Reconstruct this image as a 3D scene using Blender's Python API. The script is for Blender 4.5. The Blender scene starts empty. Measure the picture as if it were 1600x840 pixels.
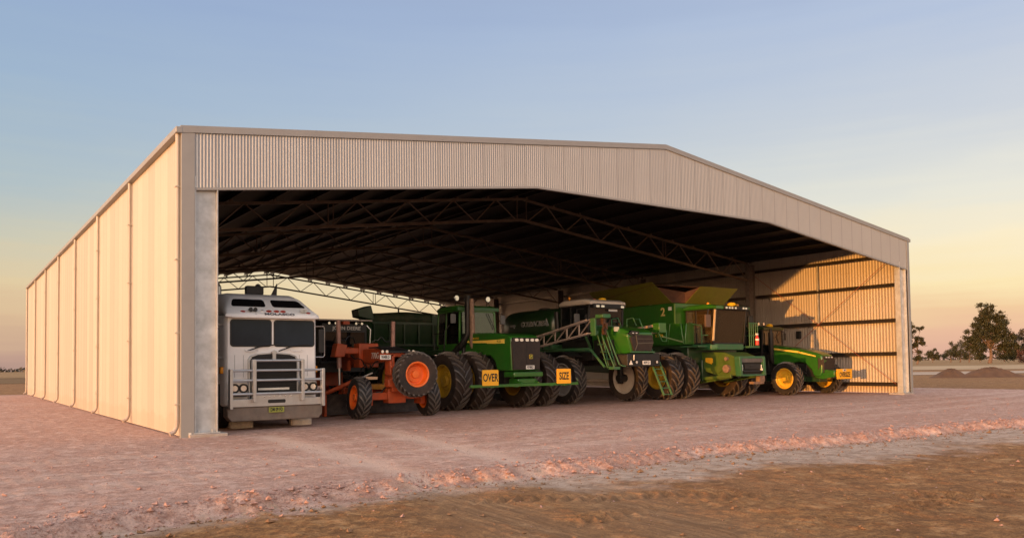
import bpy, bmesh, math, random
import numpy as np
from mathutils import Vector, Matrix, Euler
random.seed(7); rng = np.random.default_rng(7)
SC = bpy.context.scene
COL = SC.collection
PI = math.pi
R = math.radians

# ------------------------------------------------------------------ mesh helper
class MB:
    def __init__(self):
        self.v = []; self.f = []; self.m = []; self.mi = 0
    def add(self, vs, fs, mi=None):
        o = len(self.v); self.v += [tuple(p) for p in vs]
        mi = self.mi if mi is None else mi
        for f in fs:
            self.f.append(tuple(i + o for i in f)); self.m.append(mi)
        return self
    def box(self, x0, x1, y0, y1, z0, z1, mi=None):
        vs = [(x, y, z) for z in (z0, z1) for y in (y0, y1) for x in (x0, x1)]
        return self.add(vs, [(0,2,3,1),(4,5,7,6),(0,1,5,4),(2,6,7,3),(0,4,6,2),(1,3,7,5)], mi)
    def obox(self, p0, p1, w, h, mi=None, up=(0,0,1)):
        p0 = Vector(p0); p1 = Vector(p1); d = (p1-p0).normalized(); up = Vector(up)
        s = d.cross(up)
        if s.length < 1e-4: s = d.cross(Vector((0,1,0)))
        s.normalize(); u = s.cross(d)
        vs = []
        for p in (p0, p1):
            for a, b in ((-1,-1),(1,-1),(1,1),(-1,1)):
                vs.append(p + s*(a*w/2) + u*(b*h/2))
        return self.add(vs, [(0,1,2,3),(7,6,5,4),(0,4,5,1),(1,5,6,2),(2,6,7,3),(3,7,4,0)], mi)
    def cyl(self, p0, p1, r0, r1=None, n=12, mi=None, caps=True):
        r1 = r0 if r1 is None else r1
        p0 = Vector(p0); p1 = Vector(p1); d = (p1-p0).normalized()
        s = d.orthogonal().normalized(); u = d.cross(s)
        vs = []
        for p, r in ((p0, r0), (p1, r1)):
            for i in range(n):
                a = 2*PI*i/n; vs.append(p + s*(r*math.cos(a)) + u*(r*math.sin(a)))
        fs = [(i, (i+1) % n, n+(i+1) % n, n+i) for i in range(n)]
        if caps: fs += [tuple(range(n-1, -1, -1)), tuple(range(n, 2*n))]
        return self.add(vs, fs, mi)
    def tube(self, pts, r, n=8, mi=None):
        pts = [Vector(p) for p in pts]; k = len(pts)
        rr = r if isinstance(r, (list, tuple)) else [r]*k
        vs = []; s = None
        for i, p in enumerate(pts):
            d = (pts[min(i+1, k-1)] - pts[max(i-1, 0)]).normalized()
            if s is None: s = d.orthogonal().normalized()
            else:
                s = s - d*s.dot(d); s.normalize()
            u = d.cross(s)
            for j in range(n):
                a = 2*PI*j/n; vs.append(p + s*(rr[i]*math.cos(a)) + u*(rr[i]*math.sin(a)))
        fs = [(i*n+j, i*n+(j+1) % n, (i+1)*n+(j+1) % n, (i+1)*n+j) for i in range(k-1) for j in range(n)]
        fs += [tuple(range(n-1, -1, -1)), tuple(range((k-1)*n, k*n))]
        return self.add(vs, fs, mi)
    def prism(self, poly, ax, a0, a1, mi=None):
        # polygon in the plane normal to axis ax, extruded from a0 to a1
        def mk(p, a):
            if ax == 0: return (a, p[0], p[1])
            if ax == 1: return (p[0], a, p[1])
            return (p[0], p[1], a)
        n = len(poly)
        vs = [mk(p, a0) for p in poly] + [mk(p, a1) for p in poly]
        fs = [(i, (i+1) % n, n+(i+1) % n, n+i) for i in range(n)]
        fs += [tuple(range(n-1, -1, -1)), tuple(range(n, 2*n))]
        return self.add(vs, fs, mi)
    def plate(self, x0, x1, z0, z1, y0, y1, r=.05, mi=None, n=4):
        return self.prism(rrect(x0, x1, z0, z1, r, n), 1, y0, y1, mi)
    def loft(self, secs, mi=None):
        n = len(secs[0]); vs = [p for s in secs for p in s]
        fs = [(i*n+j, i*n+(j+1) % n, (i+1)*n+(j+1) % n, (i+1)*n+j) for i in range(len(secs)-1) for j in range(n)]
        fs += [tuple(range(n-1, -1, -1)), tuple(range((len(secs)-1)*n, len(secs)*n))]
        return self.add(vs, fs, mi)
    def lathe(self, prof, c, ax=0, n=32, mi=None, closed=False, caps=True):
        # prof: (along, radius) about axis ax through c
        vs = []; k = len(prof)
        for a, r in prof:
            for j in range(n):
                t = 2*PI*j/n; q = [0, 0, 0]; q[ax] = a; q[(ax+1) % 3] = r*math.cos(t); q[(ax+2) % 3] = r*math.sin(t)
                vs.append((c[0]+q[0], c[1]+q[1], c[2]+q[2]))
        kk = k if closed else k-1
        fs = [(i*n+j, i*n+(j+1) % n, ((i+1) % k)*n+(j+1) % n, ((i+1) % k)*n+j) for i in range(kk) for j in range(n)]
        if not closed and caps:
            if prof[0][1] > 1e-4: fs.append(tuple(range(n-1, -1, -1)))
            if prof[-1][1] > 1e-4: fs.append(tuple(range((k-1)*n, k*n)))
        return self.add(vs, fs, mi)
    def ball(self, c, rx, ry=None, rz=None, mi=None, n=12):
        ry = rx if ry is None else ry; rz = rx if rz is None else rz
        m = n//2; vs = []
        for i in range(m+1):
            t = PI*i/m
            for j in range(n):
                a = 2*PI*j/n; vs.append((c[0]+rx*math.sin(t)*math.cos(a), c[1]+ry*math.sin(t)*math.sin(a), c[2]+rz*math.cos(t)))
        return self.add(vs, [(i*n+j, (i+1)*n+j, (i+1)*n+(j+1) % n, i*n+(j+1) % n) for i in range(m) for j in range(n)], mi)
    def text(self, s, mat, size, mi=None, depth=.004, bold=0., xs=1.):
        cu = bpy.data.curves.new('lettering', 'FONT'); cu.body = s; cu.size = size; cu.align_x = 'CENTER'; cu.align_y = 'CENTER'
        cu.extrude = depth; cu.offset = bold; cu.resolution_u = 3
        o = bpy.data.objects.new('lettering', cu); COL.objects.link(o)
        dg = bpy.context.evaluated_depsgraph_get(); me = o.evaluated_get(dg).to_mesh()
        S = Matrix.Diagonal((xs, 1, 1, 1))
        self.add([mat @ (S @ v.co) for v in me.vertices], [tuple(p.vertices) for p in me.polygons], mi)
        o.evaluated_get(dg).to_mesh_clear(); bpy.data.objects.remove(o); bpy.data.curves.remove(cu)
        return self
    def warp(self, fn, start=0):
        for i in range(start, len(self.v)): self.v[i] = fn(*self.v[i])
        return self

def rrect(x0, x1, z0, z1, r, n=4):
    r = min(r, (x1-x0)/2.001, (z1-z0)/2.001); out = []
    for cx, cz, a0 in ((x1-r, z1-r, 0), (x0+r, z1-r, PI/2), (x0+r, z0+r, PI), (x1-r, z0+r, 1.5*PI)):
        for i in range(n+1):
            a = a0 + PI/2*i/n; out.append((cx+r*math.cos(a), cz+r*math.sin(a)))
    return out
def sec(y, x0, x1, z0, z1, r=.1, n=4, tx=0.):
    # section at depth y; tx pulls the top corners in
    out = []
    for x, z in rrect(x0, x1, z0, z1, r, n):
        t = (z-z0)/(z1-z0); c = (x0+x1)/2
        out.append((c+(x-c)*(1-tx*t), y, z))
    return out
# text facing the camera side (-Y), facing -X
def TF(x, y, z): return Matrix(((1,0,0,x),(0,0,-1,y),(0,1,0,z),(0,0,0,1)))
def TL(x, y, z): return Matrix(((0,0,-1,x),(-1,0,0,y),(0,1,0,z),(0,0,0,1)))

def obj(name, mb, mats, parent=None, bevel=0., smooth=35, label=None, seg=2):
    me = bpy.data.meshes.new(name); me.from_pydata(mb.v, [], mb.f)
    if not isinstance(mats, (list, tuple)): mats = [mats]
    for m in mats: me.materials.append(m)
    me.polygons.foreach_set('material_index', mb.m)
    bm = bmesh.new(); bm.from_mesh(me); bmesh.ops.recalc_face_normals(bm, faces=bm.faces); bm.to_mesh(me); bm.free()
    if smooth:
        me.polygons.foreach_set('use_smooth', [True]*len(me.polygons)); me.set_sharp_from_angle(angle=R(smooth))
    o = bpy.data.objects.new(name, me); COL.objects.link(o)
    if parent is not None: o.parent = parent
    if label: o['label'] = label
    if bevel:
        b = o.modifiers.new('bevel', 'BEVEL'); b.width = bevel; b.segments = seg; b.limit_method = 'ANGLE'; b.angle_limit = R(32); b.harden_normals = False
    return o
def thing(name, label, cat, loc=(0,0,0), group=None, rz=0.):
    o = bpy.data.objects.new(name, None); COL.objects.link(o); o.location = loc; o.rotation_euler = (0,0,rz); o.empty_display_size = .3
    return tag(o, label, cat, group)
def tag(o, label, cat, group=None, kind=None):
    if label: o['label'] = label
    if cat: o['category'] = cat
    if group: o['group'] = group
    if kind: o['kind'] = kind
    return o
def sub(name, parent, loc=(0,0,0), rot=(0,0,0)):
    o = bpy.data.objects.new(name, None); COL.objects.link(o); o.parent = parent; o.location = loc; o.rotation_euler = rot; o.empty_display_size = .1
    return o
def copy(o, parent=None):
    c = o.copy(); COL.objects.link(c)
    if parent is not None: c.parent = parent
    for ch in list(o.children): copy(ch, c)
    return c

# ------------------------------------------------------------------ materials
def newmat(name):
    m = bpy.data.materials.new(name); m.use_nodes = True; nt = m.node_tree; nt.nodes.clear()
    out = nt.nodes.new('ShaderNodeOutputMaterial'); return m, nt, out
def nd(nt, t, **kw):
    n = nt.nodes.new(t)
    for k, v in kw.items():
        if k.startswith('i_'): n.inputs[k[2:].replace('_', ' ')].default_value = v
        else: setattr(n, k, v)
    return n
def ramp(nt, src, stops):
    r = nt.nodes.new('ShaderNodeValToRGB'); e = r.color_ramp.elements
    while len(e) < len(stops): e.new(.5)
    for k, (p, c) in enumerate(stops):
        e[k].position = p; e[k].color = c if len(c) == 4 else (*c, 1)
    nt.links.new(src, r.inputs[0]); return r
def mix(nt, fac, a, b):
    n = nt.nodes.new('ShaderNodeMix'); n.data_type = 'RGBA'
    for s, v in ((0, fac), (6, a), (7, b)):
        if hasattr(v, 'links') or isinstance(v, bpy.types.NodeSocket): nt.links.new(v, n.inputs[s])
        else: n.inputs[s].default_value = v if s == 0 else (*v, 1)
    return n.outputs[2]
def noise(nt, co, scale, detail=5, rough=.6):
    n = nd(nt, 'ShaderNodeTexNoise'); n.inputs['Scale'].default_value = scale; n.inputs['Detail'].default_value = detail; n.inputs['Roughness'].default_value = rough
    if co is not None: nt.links.new(co, n.inputs['Vector'])
    return n.outputs['Fac']
def surf(name, col, rough=.5, metal=0., var=.12, scale=6., dust=0., dustcol=(.30,.20,.14), bump=0., coat=0., rvar=.1, spec=.5, dscale=2.5):
    m, nt, out = newmat(name); L = nt.links
    b = nd(nt, 'ShaderNodeBsdfPrincipled'); co = nd(nt, 'ShaderNodeTexCoord').outputs['Object']
    n1 = noise(nt, co, scale)
    dark = tuple(c*(1-var) for c in col); lite = tuple(min(1, c*(1+var)) for c in col)
    c = ramp(nt, n1, [(.25, dark), (.75, lite)]).outputs[0]
    if dust:
        n2 = noise(nt, co, dscale, 7, .7)
        f = ramp(nt, n2, [(.38, (0,0,0)), (.72, (dust, dust, dust))]).outputs[0]
        c = mix(nt, f, c, dustcol)
    L.new(c, b.inputs['Base Color'])
    n3 = noise(nt, co, scale*1.7, 4)
    mr = nd(nt, 'ShaderNodeMapRange'); mr.inputs[3].default_value = max(0, rough-rvar); mr.inputs[4].default_value = min(1, rough+rvar)
    L.new(n3, mr.inputs[0]); L.new(mr.outputs[0], b.inputs['Roughness'])
    b.inputs['Metallic'].default_value = metal; b.inputs['Coat Weight'].default_value = coat; b.inputs['Coat Roughness'].default_value = .12
    b.inputs['Specular IOR Level'].default_value = spec
    if bump:
        bp = nd(nt, 'ShaderNodeBump'); bp.inputs['Strength'].default_value = bump; bp.inputs['Distance'].default_value = .02
        L.new(noise(nt, co, scale*4, 6), bp.inputs['Height']); L.new(bp.outputs[0], b.inputs['Normal'])
    L.new(b.outputs[0], out.inputs[0]); return m
def glassmat(name, tint=(.5,.55,.52), refl=.12, opacity=.35, body=(.01,.012,.013)):
    # tinted vehicle glass: fresnel reflection over partly see-through tint
    m, nt, out = newmat(name); L = nt.links
    tr = nd(nt, 'ShaderNodeBsdfTransparent'); tr.inputs[0].default_value = (*tint, 1)
    df = nd(nt, 'ShaderNodeBsdfDiffuse'); df.inputs[0].default_value = (*body, 1)
    gl = nd(nt, 'ShaderNodeBsdfGlossy'); gl.inputs['Roughness'].default_value = .04
    fr = nd(nt, 'ShaderNodeFresnel'); fr.inputs[0].default_value = 1.5
    a = nd(nt, 'ShaderNodeMixShader'); a.inputs[0].default_value = opacity; L.new(tr.outputs[0], a.inputs[1]); L.new(df.outputs[0], a.inputs[2])
    mm = nd(nt, 'ShaderNodeMath', operation='ADD', use_clamp=True); mm.inputs[1].default_value = refl; L.new(fr.outputs[0], mm.inputs[0])
    c = nd(nt, 'ShaderNodeMixShader'); L.new(mm.outputs[0], c.inputs[0]); L.new(a.outputs[0], c.inputs[1]); L.new(gl.outputs[0], c.inputs[2])
    L.new(c.outputs[0], out.inputs[0]); return m

DUST = (.30, .19, .14)
GREEN = surf('green_paint', (.017,.120,.009), .34, var=.12, dust=.16, coat=.6, dustcol=(.13,.10,.05))
DGREEN = surf('dark_green_paint', (.006,.036,.010), .4, var=.15, dust=.2, coat=.3, dustcol=(.10,.08,.05))
FRGREEN = surf('frame_green_paint', (.022,.12,.045), .45, var=.15, dust=.3, dustcol=(.16,.12,.07))
YELLOW = surf('yellow_paint', (.75,.42,.02), .4, var=.08, dust=.3, dustcol=(.4,.25,.1))
ORANGE = surf('faded_orange_paint', (.40,.058,.010), .5, var=.28, dust=.4, scale=4, dustcol=(.22,.085,.045))
RIMORANGE = surf('orange_rim_paint', (.80,.15,.015), .45, var=.1, dust=.06)
WHITE = surf('white_truck_paint', (.80,.79,.77), .35, var=.04, dust=.18, coat=.4, dustcol=(.45,.38,.32))
CREAM = surf('cream_cab_paint', (.50,.45,.38), .45, var=.08, dust=.3)
BLACK = surf('black_plastic', (.008,.008,.008), .5, var=.3, dust=.14, dustcol=(.06,.042,.03))
GRILLE = surf('dusty_grille_mesh', (.018,.012,.008), .7, var=.4, scale=20, dust=.4, dustcol=(.06,.034,.022))
RUBBER = surf('tyre_rubber', (.010,.009,.009), .6, var=.3, dust=.25, scale=9, dustcol=(.07,.045,.032), bump=.2)
LUG = surf('sky_sheen_lug_rubber', (.085,.075,.068), .42, var=.25, dust=.4, scale=12, dustcol=(.17,.12,.085))  # lugs coloured paler to paint in sky sheen, with some dust
RUBBERD = surf('dusty_tyre_rubber', (.014,.010,.008), .75, var=.3, dust=.45, scale=9, dustcol=(.10,.055,.034), bump=.3)
STEEL = surf('polished_alloy', (.52,.53,.54), .32, metal=.8, var=.1, dust=.2)
GALV = surf('galvanised_steel', (.50,.52,.53), .5, metal=.55, var=.28, scale=3.5, dust=.25, dustcol=(.34,.32,.30))
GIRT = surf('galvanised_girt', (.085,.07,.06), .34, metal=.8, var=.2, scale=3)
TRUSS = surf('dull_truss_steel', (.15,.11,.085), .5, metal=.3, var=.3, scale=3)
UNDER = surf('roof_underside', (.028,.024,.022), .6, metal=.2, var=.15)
STRIPE = surf('pale_yellow_stripe', (.85,.60,.10), .4, var=.05)
RIMY = surf('shaded_yellow_rim', (.40,.235,.012), .45, var=.15, dust=.35, dustcol=(.2,.13,.05))  # yellow rim paint darkened: shade put into the colour, plus dust
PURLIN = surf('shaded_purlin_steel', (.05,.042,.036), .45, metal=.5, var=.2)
RUST = surf('rusty_pipe', (.26,.17,.12), .7, metal=.3, var=.4, scale=8)
GREYRIM = surf('grey_rim_paint', (.30,.29,.28), .5, var=.1, dust=.4, dustcol=(.22,.17,.13))
TANPAINT = surf('boom_paint', (.46,.36,.30), .45, metal=.2, var=.15, dust=.3)
CONC = surf('concrete', (.36,.33,.30), .85, var=.2, scale=12, bump=.3, dust=.4)
TIMBER = surf('pale_timber', (.62,.50,.38), .8, var=.25, scale=9, bump=.3)
SIGNY = surf('reflective_sign_yellow', (.86,.42,.015), .45, var=.06, dust=.18, dustcol=(.5,.27,.06))
SIGNK = surf('sign_black', (.01,.01,.01), .5, var=.1)
PLATEW = surf('number_plate_white', (.72,.70,.64), .4, var=.04)
PLATEY = surf('number_plate_yellow', (.27,.29,.05), .4, var=.05)
REDP = surf('red_paint', (.55,.035,.02), .4, var=.1)
AMBER = surf('amber_lens', (.75,.28,.01), .2, var=.1)
YDOME = surf('yellow_dome_plastic', (.85,.50,.02), .35, var=.05)
LAMP = surf('lamp_reflector', (.85,.85,.83), .15, metal=.7, var=.05)
LETTER = surf('grey_lettering', (.48,.46,.43), .4, var=.05)
TRIM = surf('zinc_flashing', (.30,.30,.295), .5, metal=.35, var=.06, scale=2)
GLASS = glassmat('cab_glass', (.60,.66,.62), .05, .12)
DGLASS = glassmat('dark_cab_glass', (.25,.28,.28), .07, .55, (.012,.015,.018))
BLKGLASS = glassmat('black_glass', (.05,.05,.05), .02, .9, (.006,.006,.007))
SEAT = surf('seat_fabric', (.13,.12,.105), .9, var=.2)

def sheetmat(name, col, rough, metal, vr=.1, ax=0):
    # pre-painted or zinc-coated corrugated sheet with faint sheet to sheet tone changes
    m, nt, out = newmat(name); L = nt.links
    b = nd(nt, 'ShaderNodeBsdfPrincipled'); co = nd(nt, 'ShaderNodeTexCoord').outputs['Object']
    sp = nd(nt, 'ShaderNodeSeparateXYZ'); L.new(co, sp.inputs[0])
    mul = nd(nt, 'ShaderNodeMath', operation='MULTIPLY'); mul.inputs[1].default_value = 1/.762; L.new(sp.outputs[ax], mul.inputs[0])
    fl = nd(nt, 'ShaderNodeMath', operation='FLOOR'); L.new(mul.outputs[0], fl.inputs[0])
    wn = nd(nt, 'ShaderNodeTexWhiteNoise', noise_dimensions='1D'); L.new(fl.outputs[0], wn.inputs['W'])
    c = ramp(nt, wn.outputs['Value'], [(0, tuple(k*(1-vr) for k in col)), (1, tuple(k*(1+vr*.6) for k in col))]).outputs[0]
    n = noise(nt, co, .7, 6, .65)
    c = mix(nt, ramp(nt, n, [(.45, (0,0,0)), (.8, (.3,.3,.3))]).outputs[0], c, tuple(k*.8 for k in col))
    fr = nd(nt, 'ShaderNodeMath', operation='FRACT'); L.new(mul.outputs[0], fr.inputs[0])
    c = mix(nt, ramp(nt, fr.outputs[0], [(0, (.55,.55,.55)), (.03, (.4,.4,.4)), (.06, (0,0,0))]).outputs[0], c, tuple(k*.6 for k in col))
    hz_ = nd(nt, 'ShaderNodeMath', operation='MULTIPLY_ADD'); L.new(noise(nt, co, 1.5, 6, .7), hz_.inputs[0]); hz_.inputs[1].default_value = -.8; L.new(sp.outputs[2], hz_.inputs[2])
    c = mix(nt, ramp(nt, hz_.outputs[0], [(0, (.28,.28,.28)), (.12, (0,0,0))]).outputs[0], c, (.42,.27,.20))
    L.new(c, b.inputs['Base Color'])
    mr = nd(nt, 'ShaderNodeMapRange'); mr.inputs[3].default_value = rough-.08; mr.inputs[4].default_value = rough+.1
    L.new(noise(nt, co, 5, 4), mr.inputs[0]); L.new(mr.outputs[0], b.inputs['Roughness'])
    b.inputs['Metallic'].default_value = metal
    L.new(b.outputs[0], out.inputs[0]); return m
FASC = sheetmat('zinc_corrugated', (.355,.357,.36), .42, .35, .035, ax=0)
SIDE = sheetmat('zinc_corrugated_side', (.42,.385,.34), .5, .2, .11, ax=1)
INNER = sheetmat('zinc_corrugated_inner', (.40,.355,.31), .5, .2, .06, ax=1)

# ------------------------------------------------------------------ camera, light, sky
CAM = Vector((-4.4305, -19.3535, 1.5752)); pit, yaw, rol = .0370, .6183, -.0128
fw = Vector((math.sin(yaw)*math.cos(pit), math.cos(yaw)*math.cos(pit), math.sin(pit)))
rt = Vector((math.cos(yaw), -math.sin(yaw), 0)); up = rt.cross(fw)
r2 = rt*math.cos(rol) + up*math.sin(rol); u2 = -rt*math.sin(rol) + up*math.cos(rol)
cd = bpy.data.cameras.new('camera'); cam = bpy.data.objects.new('camera', cd); COL.objects.link(cam)
Mx = Matrix((r2, u2, -fw)).transposed().to_4x4(); Mx.translation = CAM; cam.matrix_world = Mx
cd.sensor_width = 36; cd.lens = 1243.51/1600*36; cd.shift_y = (523.78-420)/1600; cd.clip_start = .1; cd.clip_end = 9000
SC.camera = cam
sd = Vector((1, .241, -.0187)).normalized()
sl = bpy.data.lights.new('sun', 'SUN'); sun = bpy.data.objects.new('sun', sl); COL.objects.link(sun)
sun.rotation_euler = sd.to_track_quat('-Z', 'Y').to_euler(); sun.location = (-60, -20, 20)
sl.energy = 2.3; sl.angle = R(.6); sl.color = (1, .42, .09)
W_ = bpy.data.worlds.new('World'); SC.world = W_; W_.use_nodes = True; wt = W_.node_tree; wt.nodes.clear()
sk = wt.nodes.new('ShaderNodeTexSky'); sk.sky_type = 'NISHITA'; sk.sun_disc = False
sk.sun_elevation = R(1.1); sk.sun_rotation = math.atan2(-sd.x, -sd.y); sk.air_density = 1.; sk.dust_density = 1.5; sk.ozone_density = 1.5
bg = wt.nodes.new('ShaderNodeBackground'); bg.inputs[1].default_value = .15
wo = wt.nodes.new('ShaderNodeOutputWorld'); wt.links.new(bg.outputs[0], wo.inputs[0])
GLOW = 1.5
def sr(*c): return tuple(((v/255)/12.92 if v/255 < .04045 else ((v/255+.055)/1.055)**2.4) for v in c)
EXPO = .9
tc = wt.nodes.new('ShaderNodeTexCoord'); sx_ = wt.nodes.new('ShaderNodeSeparateXYZ'); wt.links.new(tc.outputs['Generated'], sx_.inputs[0])
def wm(op, a, b=None, clamp=False):
    n = wt.nodes.new('ShaderNodeMath'); n.operation = op; n.use_clamp = clamp
    for i, v in enumerate((a, b)):
        if v is None: continue
        if isinstance(v, bpy.types.NodeSocket): wt.links.new(v, n.inputs[i])
        else: n.inputs[i].default_value = v
    return n.outputs[0]
def maprange(v, a, b, c=0., d=1.):
    n = wt.nodes.new('ShaderNodeMapRange'); wt.links.new(v, n.inputs[0])
    for i, k in enumerate((a, b, c, d)): n.inputs[i+1].default_value = k
    return n.outputs[0]
# soft uneven bands of thin smoke low over the horizon
mpn = wt.nodes.new('ShaderNodeMapping'); mpn.inputs['Scale'].default_value = (1.6, 1.6, 26); wt.links.new(tc.outputs['Generated'], mpn.inputs[0])
cl = noise(wt, mpn.outputs[0], 2.2, 4, .5)
mp2 = wt.nodes.new('ShaderNodeMapping'); mp2.inputs['Scale'].default_value = (2.2, 2.2, 5); wt.links.new(tc.outputs['Generated'], mp2.inputs[0])
cl2 = noise(wt, mp2.outputs[0], 1.3, 4, .55)
zz = wm('ADD', sx_.outputs[2], wm('ADD', wm('MULTIPLY', wm('SUBTRACT', cl, .5), .05), wm('MULTIPLY', wm('SUBTRACT', cl2, .5), .075)))
el = maprange(zz, 0, .5)
az = wm('ADD', wm('MULTIPLY', sx_.outputs[0], math.cos(yaw)), wm('MULTIPLY', sx_.outputs[1], -math.sin(yaw)))
rl = ramp(wt, el, [(.0, sr(178,148,138)), (.035, sr(194,160,144)), (.11, sr(220,188,154)), (.19, sr(226,203,164)), (.29, sr(206,201,180)), (.42, sr(176,191,198)), (.60, sr(158,181,206)), (.82, sr(147,170,206)), (1, sr(150,168,200))]).outputs[0]
rr_ = ramp(wt, el, [(.0, sr(228,178,158)), (.05, sr(238,192,162)), (.10, sr(243,206,164)), (.16, sr(253,231,183)), (.25, sr(252,236,203)), (.36, sr(234,230,217)), (.52, sr(206,210,218)), (.75, sr(184,196,220)), (1, sr(160,174,204))]).outputs[0]
base = mix(wt, maprange(az, -.56, .52), rl, rr_)
hi_ = maprange(sx_.outputs[2], .5, .85)
base = mix(wt, hi_, base, (.98, .96, 1.0))  # overhead sky, out of view, brightened as added fill light
# sunset glow round the sun's side of the sky
dsun = wm('ADD', wm('MULTIPLY', sx_.outputs[0], -.972), wm('MULTIPLY', sx_.outputs[1], -.234))
glow = wm('MULTIPLY', wm('POWER', maprange(dsun, -.2, 1.), 2.), maprange(sx_.outputs[2], .75, 0.))
gcol = ramp(wt, el, [(0, (6.4,3.3,1.6)), (.3, (6.2,4.5,3.1)), (1, (4.5,4.0,3.7))]).outputs[0]
gm = mix(wt, wm('MINIMUM', wm('MULTIPLY', glow, GLOW), 1.), base, gcol)
sc_ = wt.nodes.new('ShaderNodeVectorMath'); sc_.operation = 'SCALE'; wt.links.new(gm, sc_.inputs[0]); sc_.inputs['Scale'].default_value = 1/(2**EXPO)/.15*.93
sk2 = wt.nodes.new('ShaderNodeVectorMath'); sk2.operation = 'SCALE'; wt.links.new(sk.outputs[0], sk2.inputs[0]); sk2.inputs['Scale'].default_value = .22
ad_ = wt.nodes.new('ShaderNodeVectorMath'); ad_.operation = 'ADD'; wt.links.new(sc_.outputs[0], ad_.inputs[0]); wt.links.new(sk2.outputs[0], ad_.inputs[1])
wt.links.new(ad_.outputs[0], bg.inputs[0])
SC.view_settings.view_transform = 'Standard'; SC.view_settings.look = 'None'; SC.view_settings.gamma = 1; SC.view_settings.exposure = EXPO
SC.render.engine = 'CYCLES'; SC.cycles.max_bounces = 6; SC.cycles.diffuse_bounces = 3; SC.cycles.glossy_bounces = 3; SC.cycles.transparent_max_bounces = 12
SC.cycles.use_denoising = True

# ------------------------------------------------------------------ ground
def hsh(ix, iy, s):
    h = (ix.astype(np.int64)*374761393 + iy.astype(np.int64)*668265263 + s*1274126177) & 0x7fffffff
    h = ((h ^ (h >> 13))*1274126177) & 0x7fffffff
    return ((h ^ (h >> 16)) & 0xffff)/65535.
def vnoise(x, y, s=0):
    ix = np.floor(x); iy = np.floor(y); fx = x-ix; fy = y-iy
    fx = fx*fx*(3-2*fx); fy = fy*fy*(3-2*fy)
    a = hsh(ix, iy, s); b = hsh(ix+1, iy, s); c = hsh(ix, iy+1, s); d = hsh(ix+1, iy+1, s)
    return (a*(1-fx)+b*fx)*(1-fy)+(c*(1-fx)+d*fx)*fy - .5
def fbm(x, y, f, o=4, s=0, g=.5):
    t = 0*x; a = 1.
    for k in range(o):
        t = t + a*vnoise(x*f+17.3*k, y*f-9.1*k, s+k); f *= 2.03; a *= g
    return t
def sstep(a, b, x):
    t = np.clip((x-a)/(b-a), 0, 1); return t*t*(3-2*t)
EX = [-60,-12,-6,-3.76,-3.26,-2.75,-1.34,-.35,.6,1.21,2.77,3.45,5.04,7.08,8.97,11.66,15.38,18.5,26,45]
EY = [-13,-11.5,-10.6,-10.1,-9.7,-9.55,-9.51,-9.27,-9.32,-9.2,-9.19,-9.24,-9.23,-9.07,-9.29,-9.63,-9.76,-10.1,-10.6,-11.5]
GX = [-60,-4,-2.6,-1.5,-.5,.9,2.2,2.74,3.8,4.8,6.6,8.6,10.5,13.3,20,45]
GY = [-13.3,-10.6,-10.35,-10.05,-9.8,-9.8,-9.9,-10.5,-10.95,-11.2,-11.0,-11.7,-11.76,-11.84,-12.3,-13.5]
def dist_poly(x, y, pts):
    d = np.full(x.shape, 1e9)
    for (ax, ay), (bx, by) in zip(pts[:-1], pts[1:]):
        vx, vy = bx-ax, by-ay; t = np.clip(((x-ax)*vx+(y-ay)*vy)/(vx*vx+vy*vy), 0, 1)
        d = np.minimum(d, np.hypot(x-ax-t*vx, y-ay-t*vy))
    return d
def along(x, y, pts):
    (ax, ay), (bx, by) = pts[0], pts[-1]; l = math.hypot(bx-ax, by-ay)
    return ((x-ax)*(bx-ax)+(y-ay)*(by-ay))/l
TRK = [[(1.6,-1),(1.4,-5),(1.15,-8.5),(.9,-11.5),(-.5,-17)], [(4.4,-1),(3.8,-5),(3.2,-8.65),(2.6,-11.5),(1.2,-17)]]
TRX = [[(-12,-3.3),(2,-3.6),(14,-3.2),(45,-2.)], [(-12,-5.6),(5,-6.0),(16,-5.2),(45,-3.)], [(-12,-7.1),(4,-7.3),(18,-6.6),(45,-5.)]]
TRB = [[(-6,-12.9),(2,-12.4),(8,-12.6),(20,-13.0)], [(-3,-14.6),(3,-14.2),(9,-14.6),(18,-15.6)], [(-2,-11.4),(1.2,-10.6),(3.5,-11.9),(7,-15)]]
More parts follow.
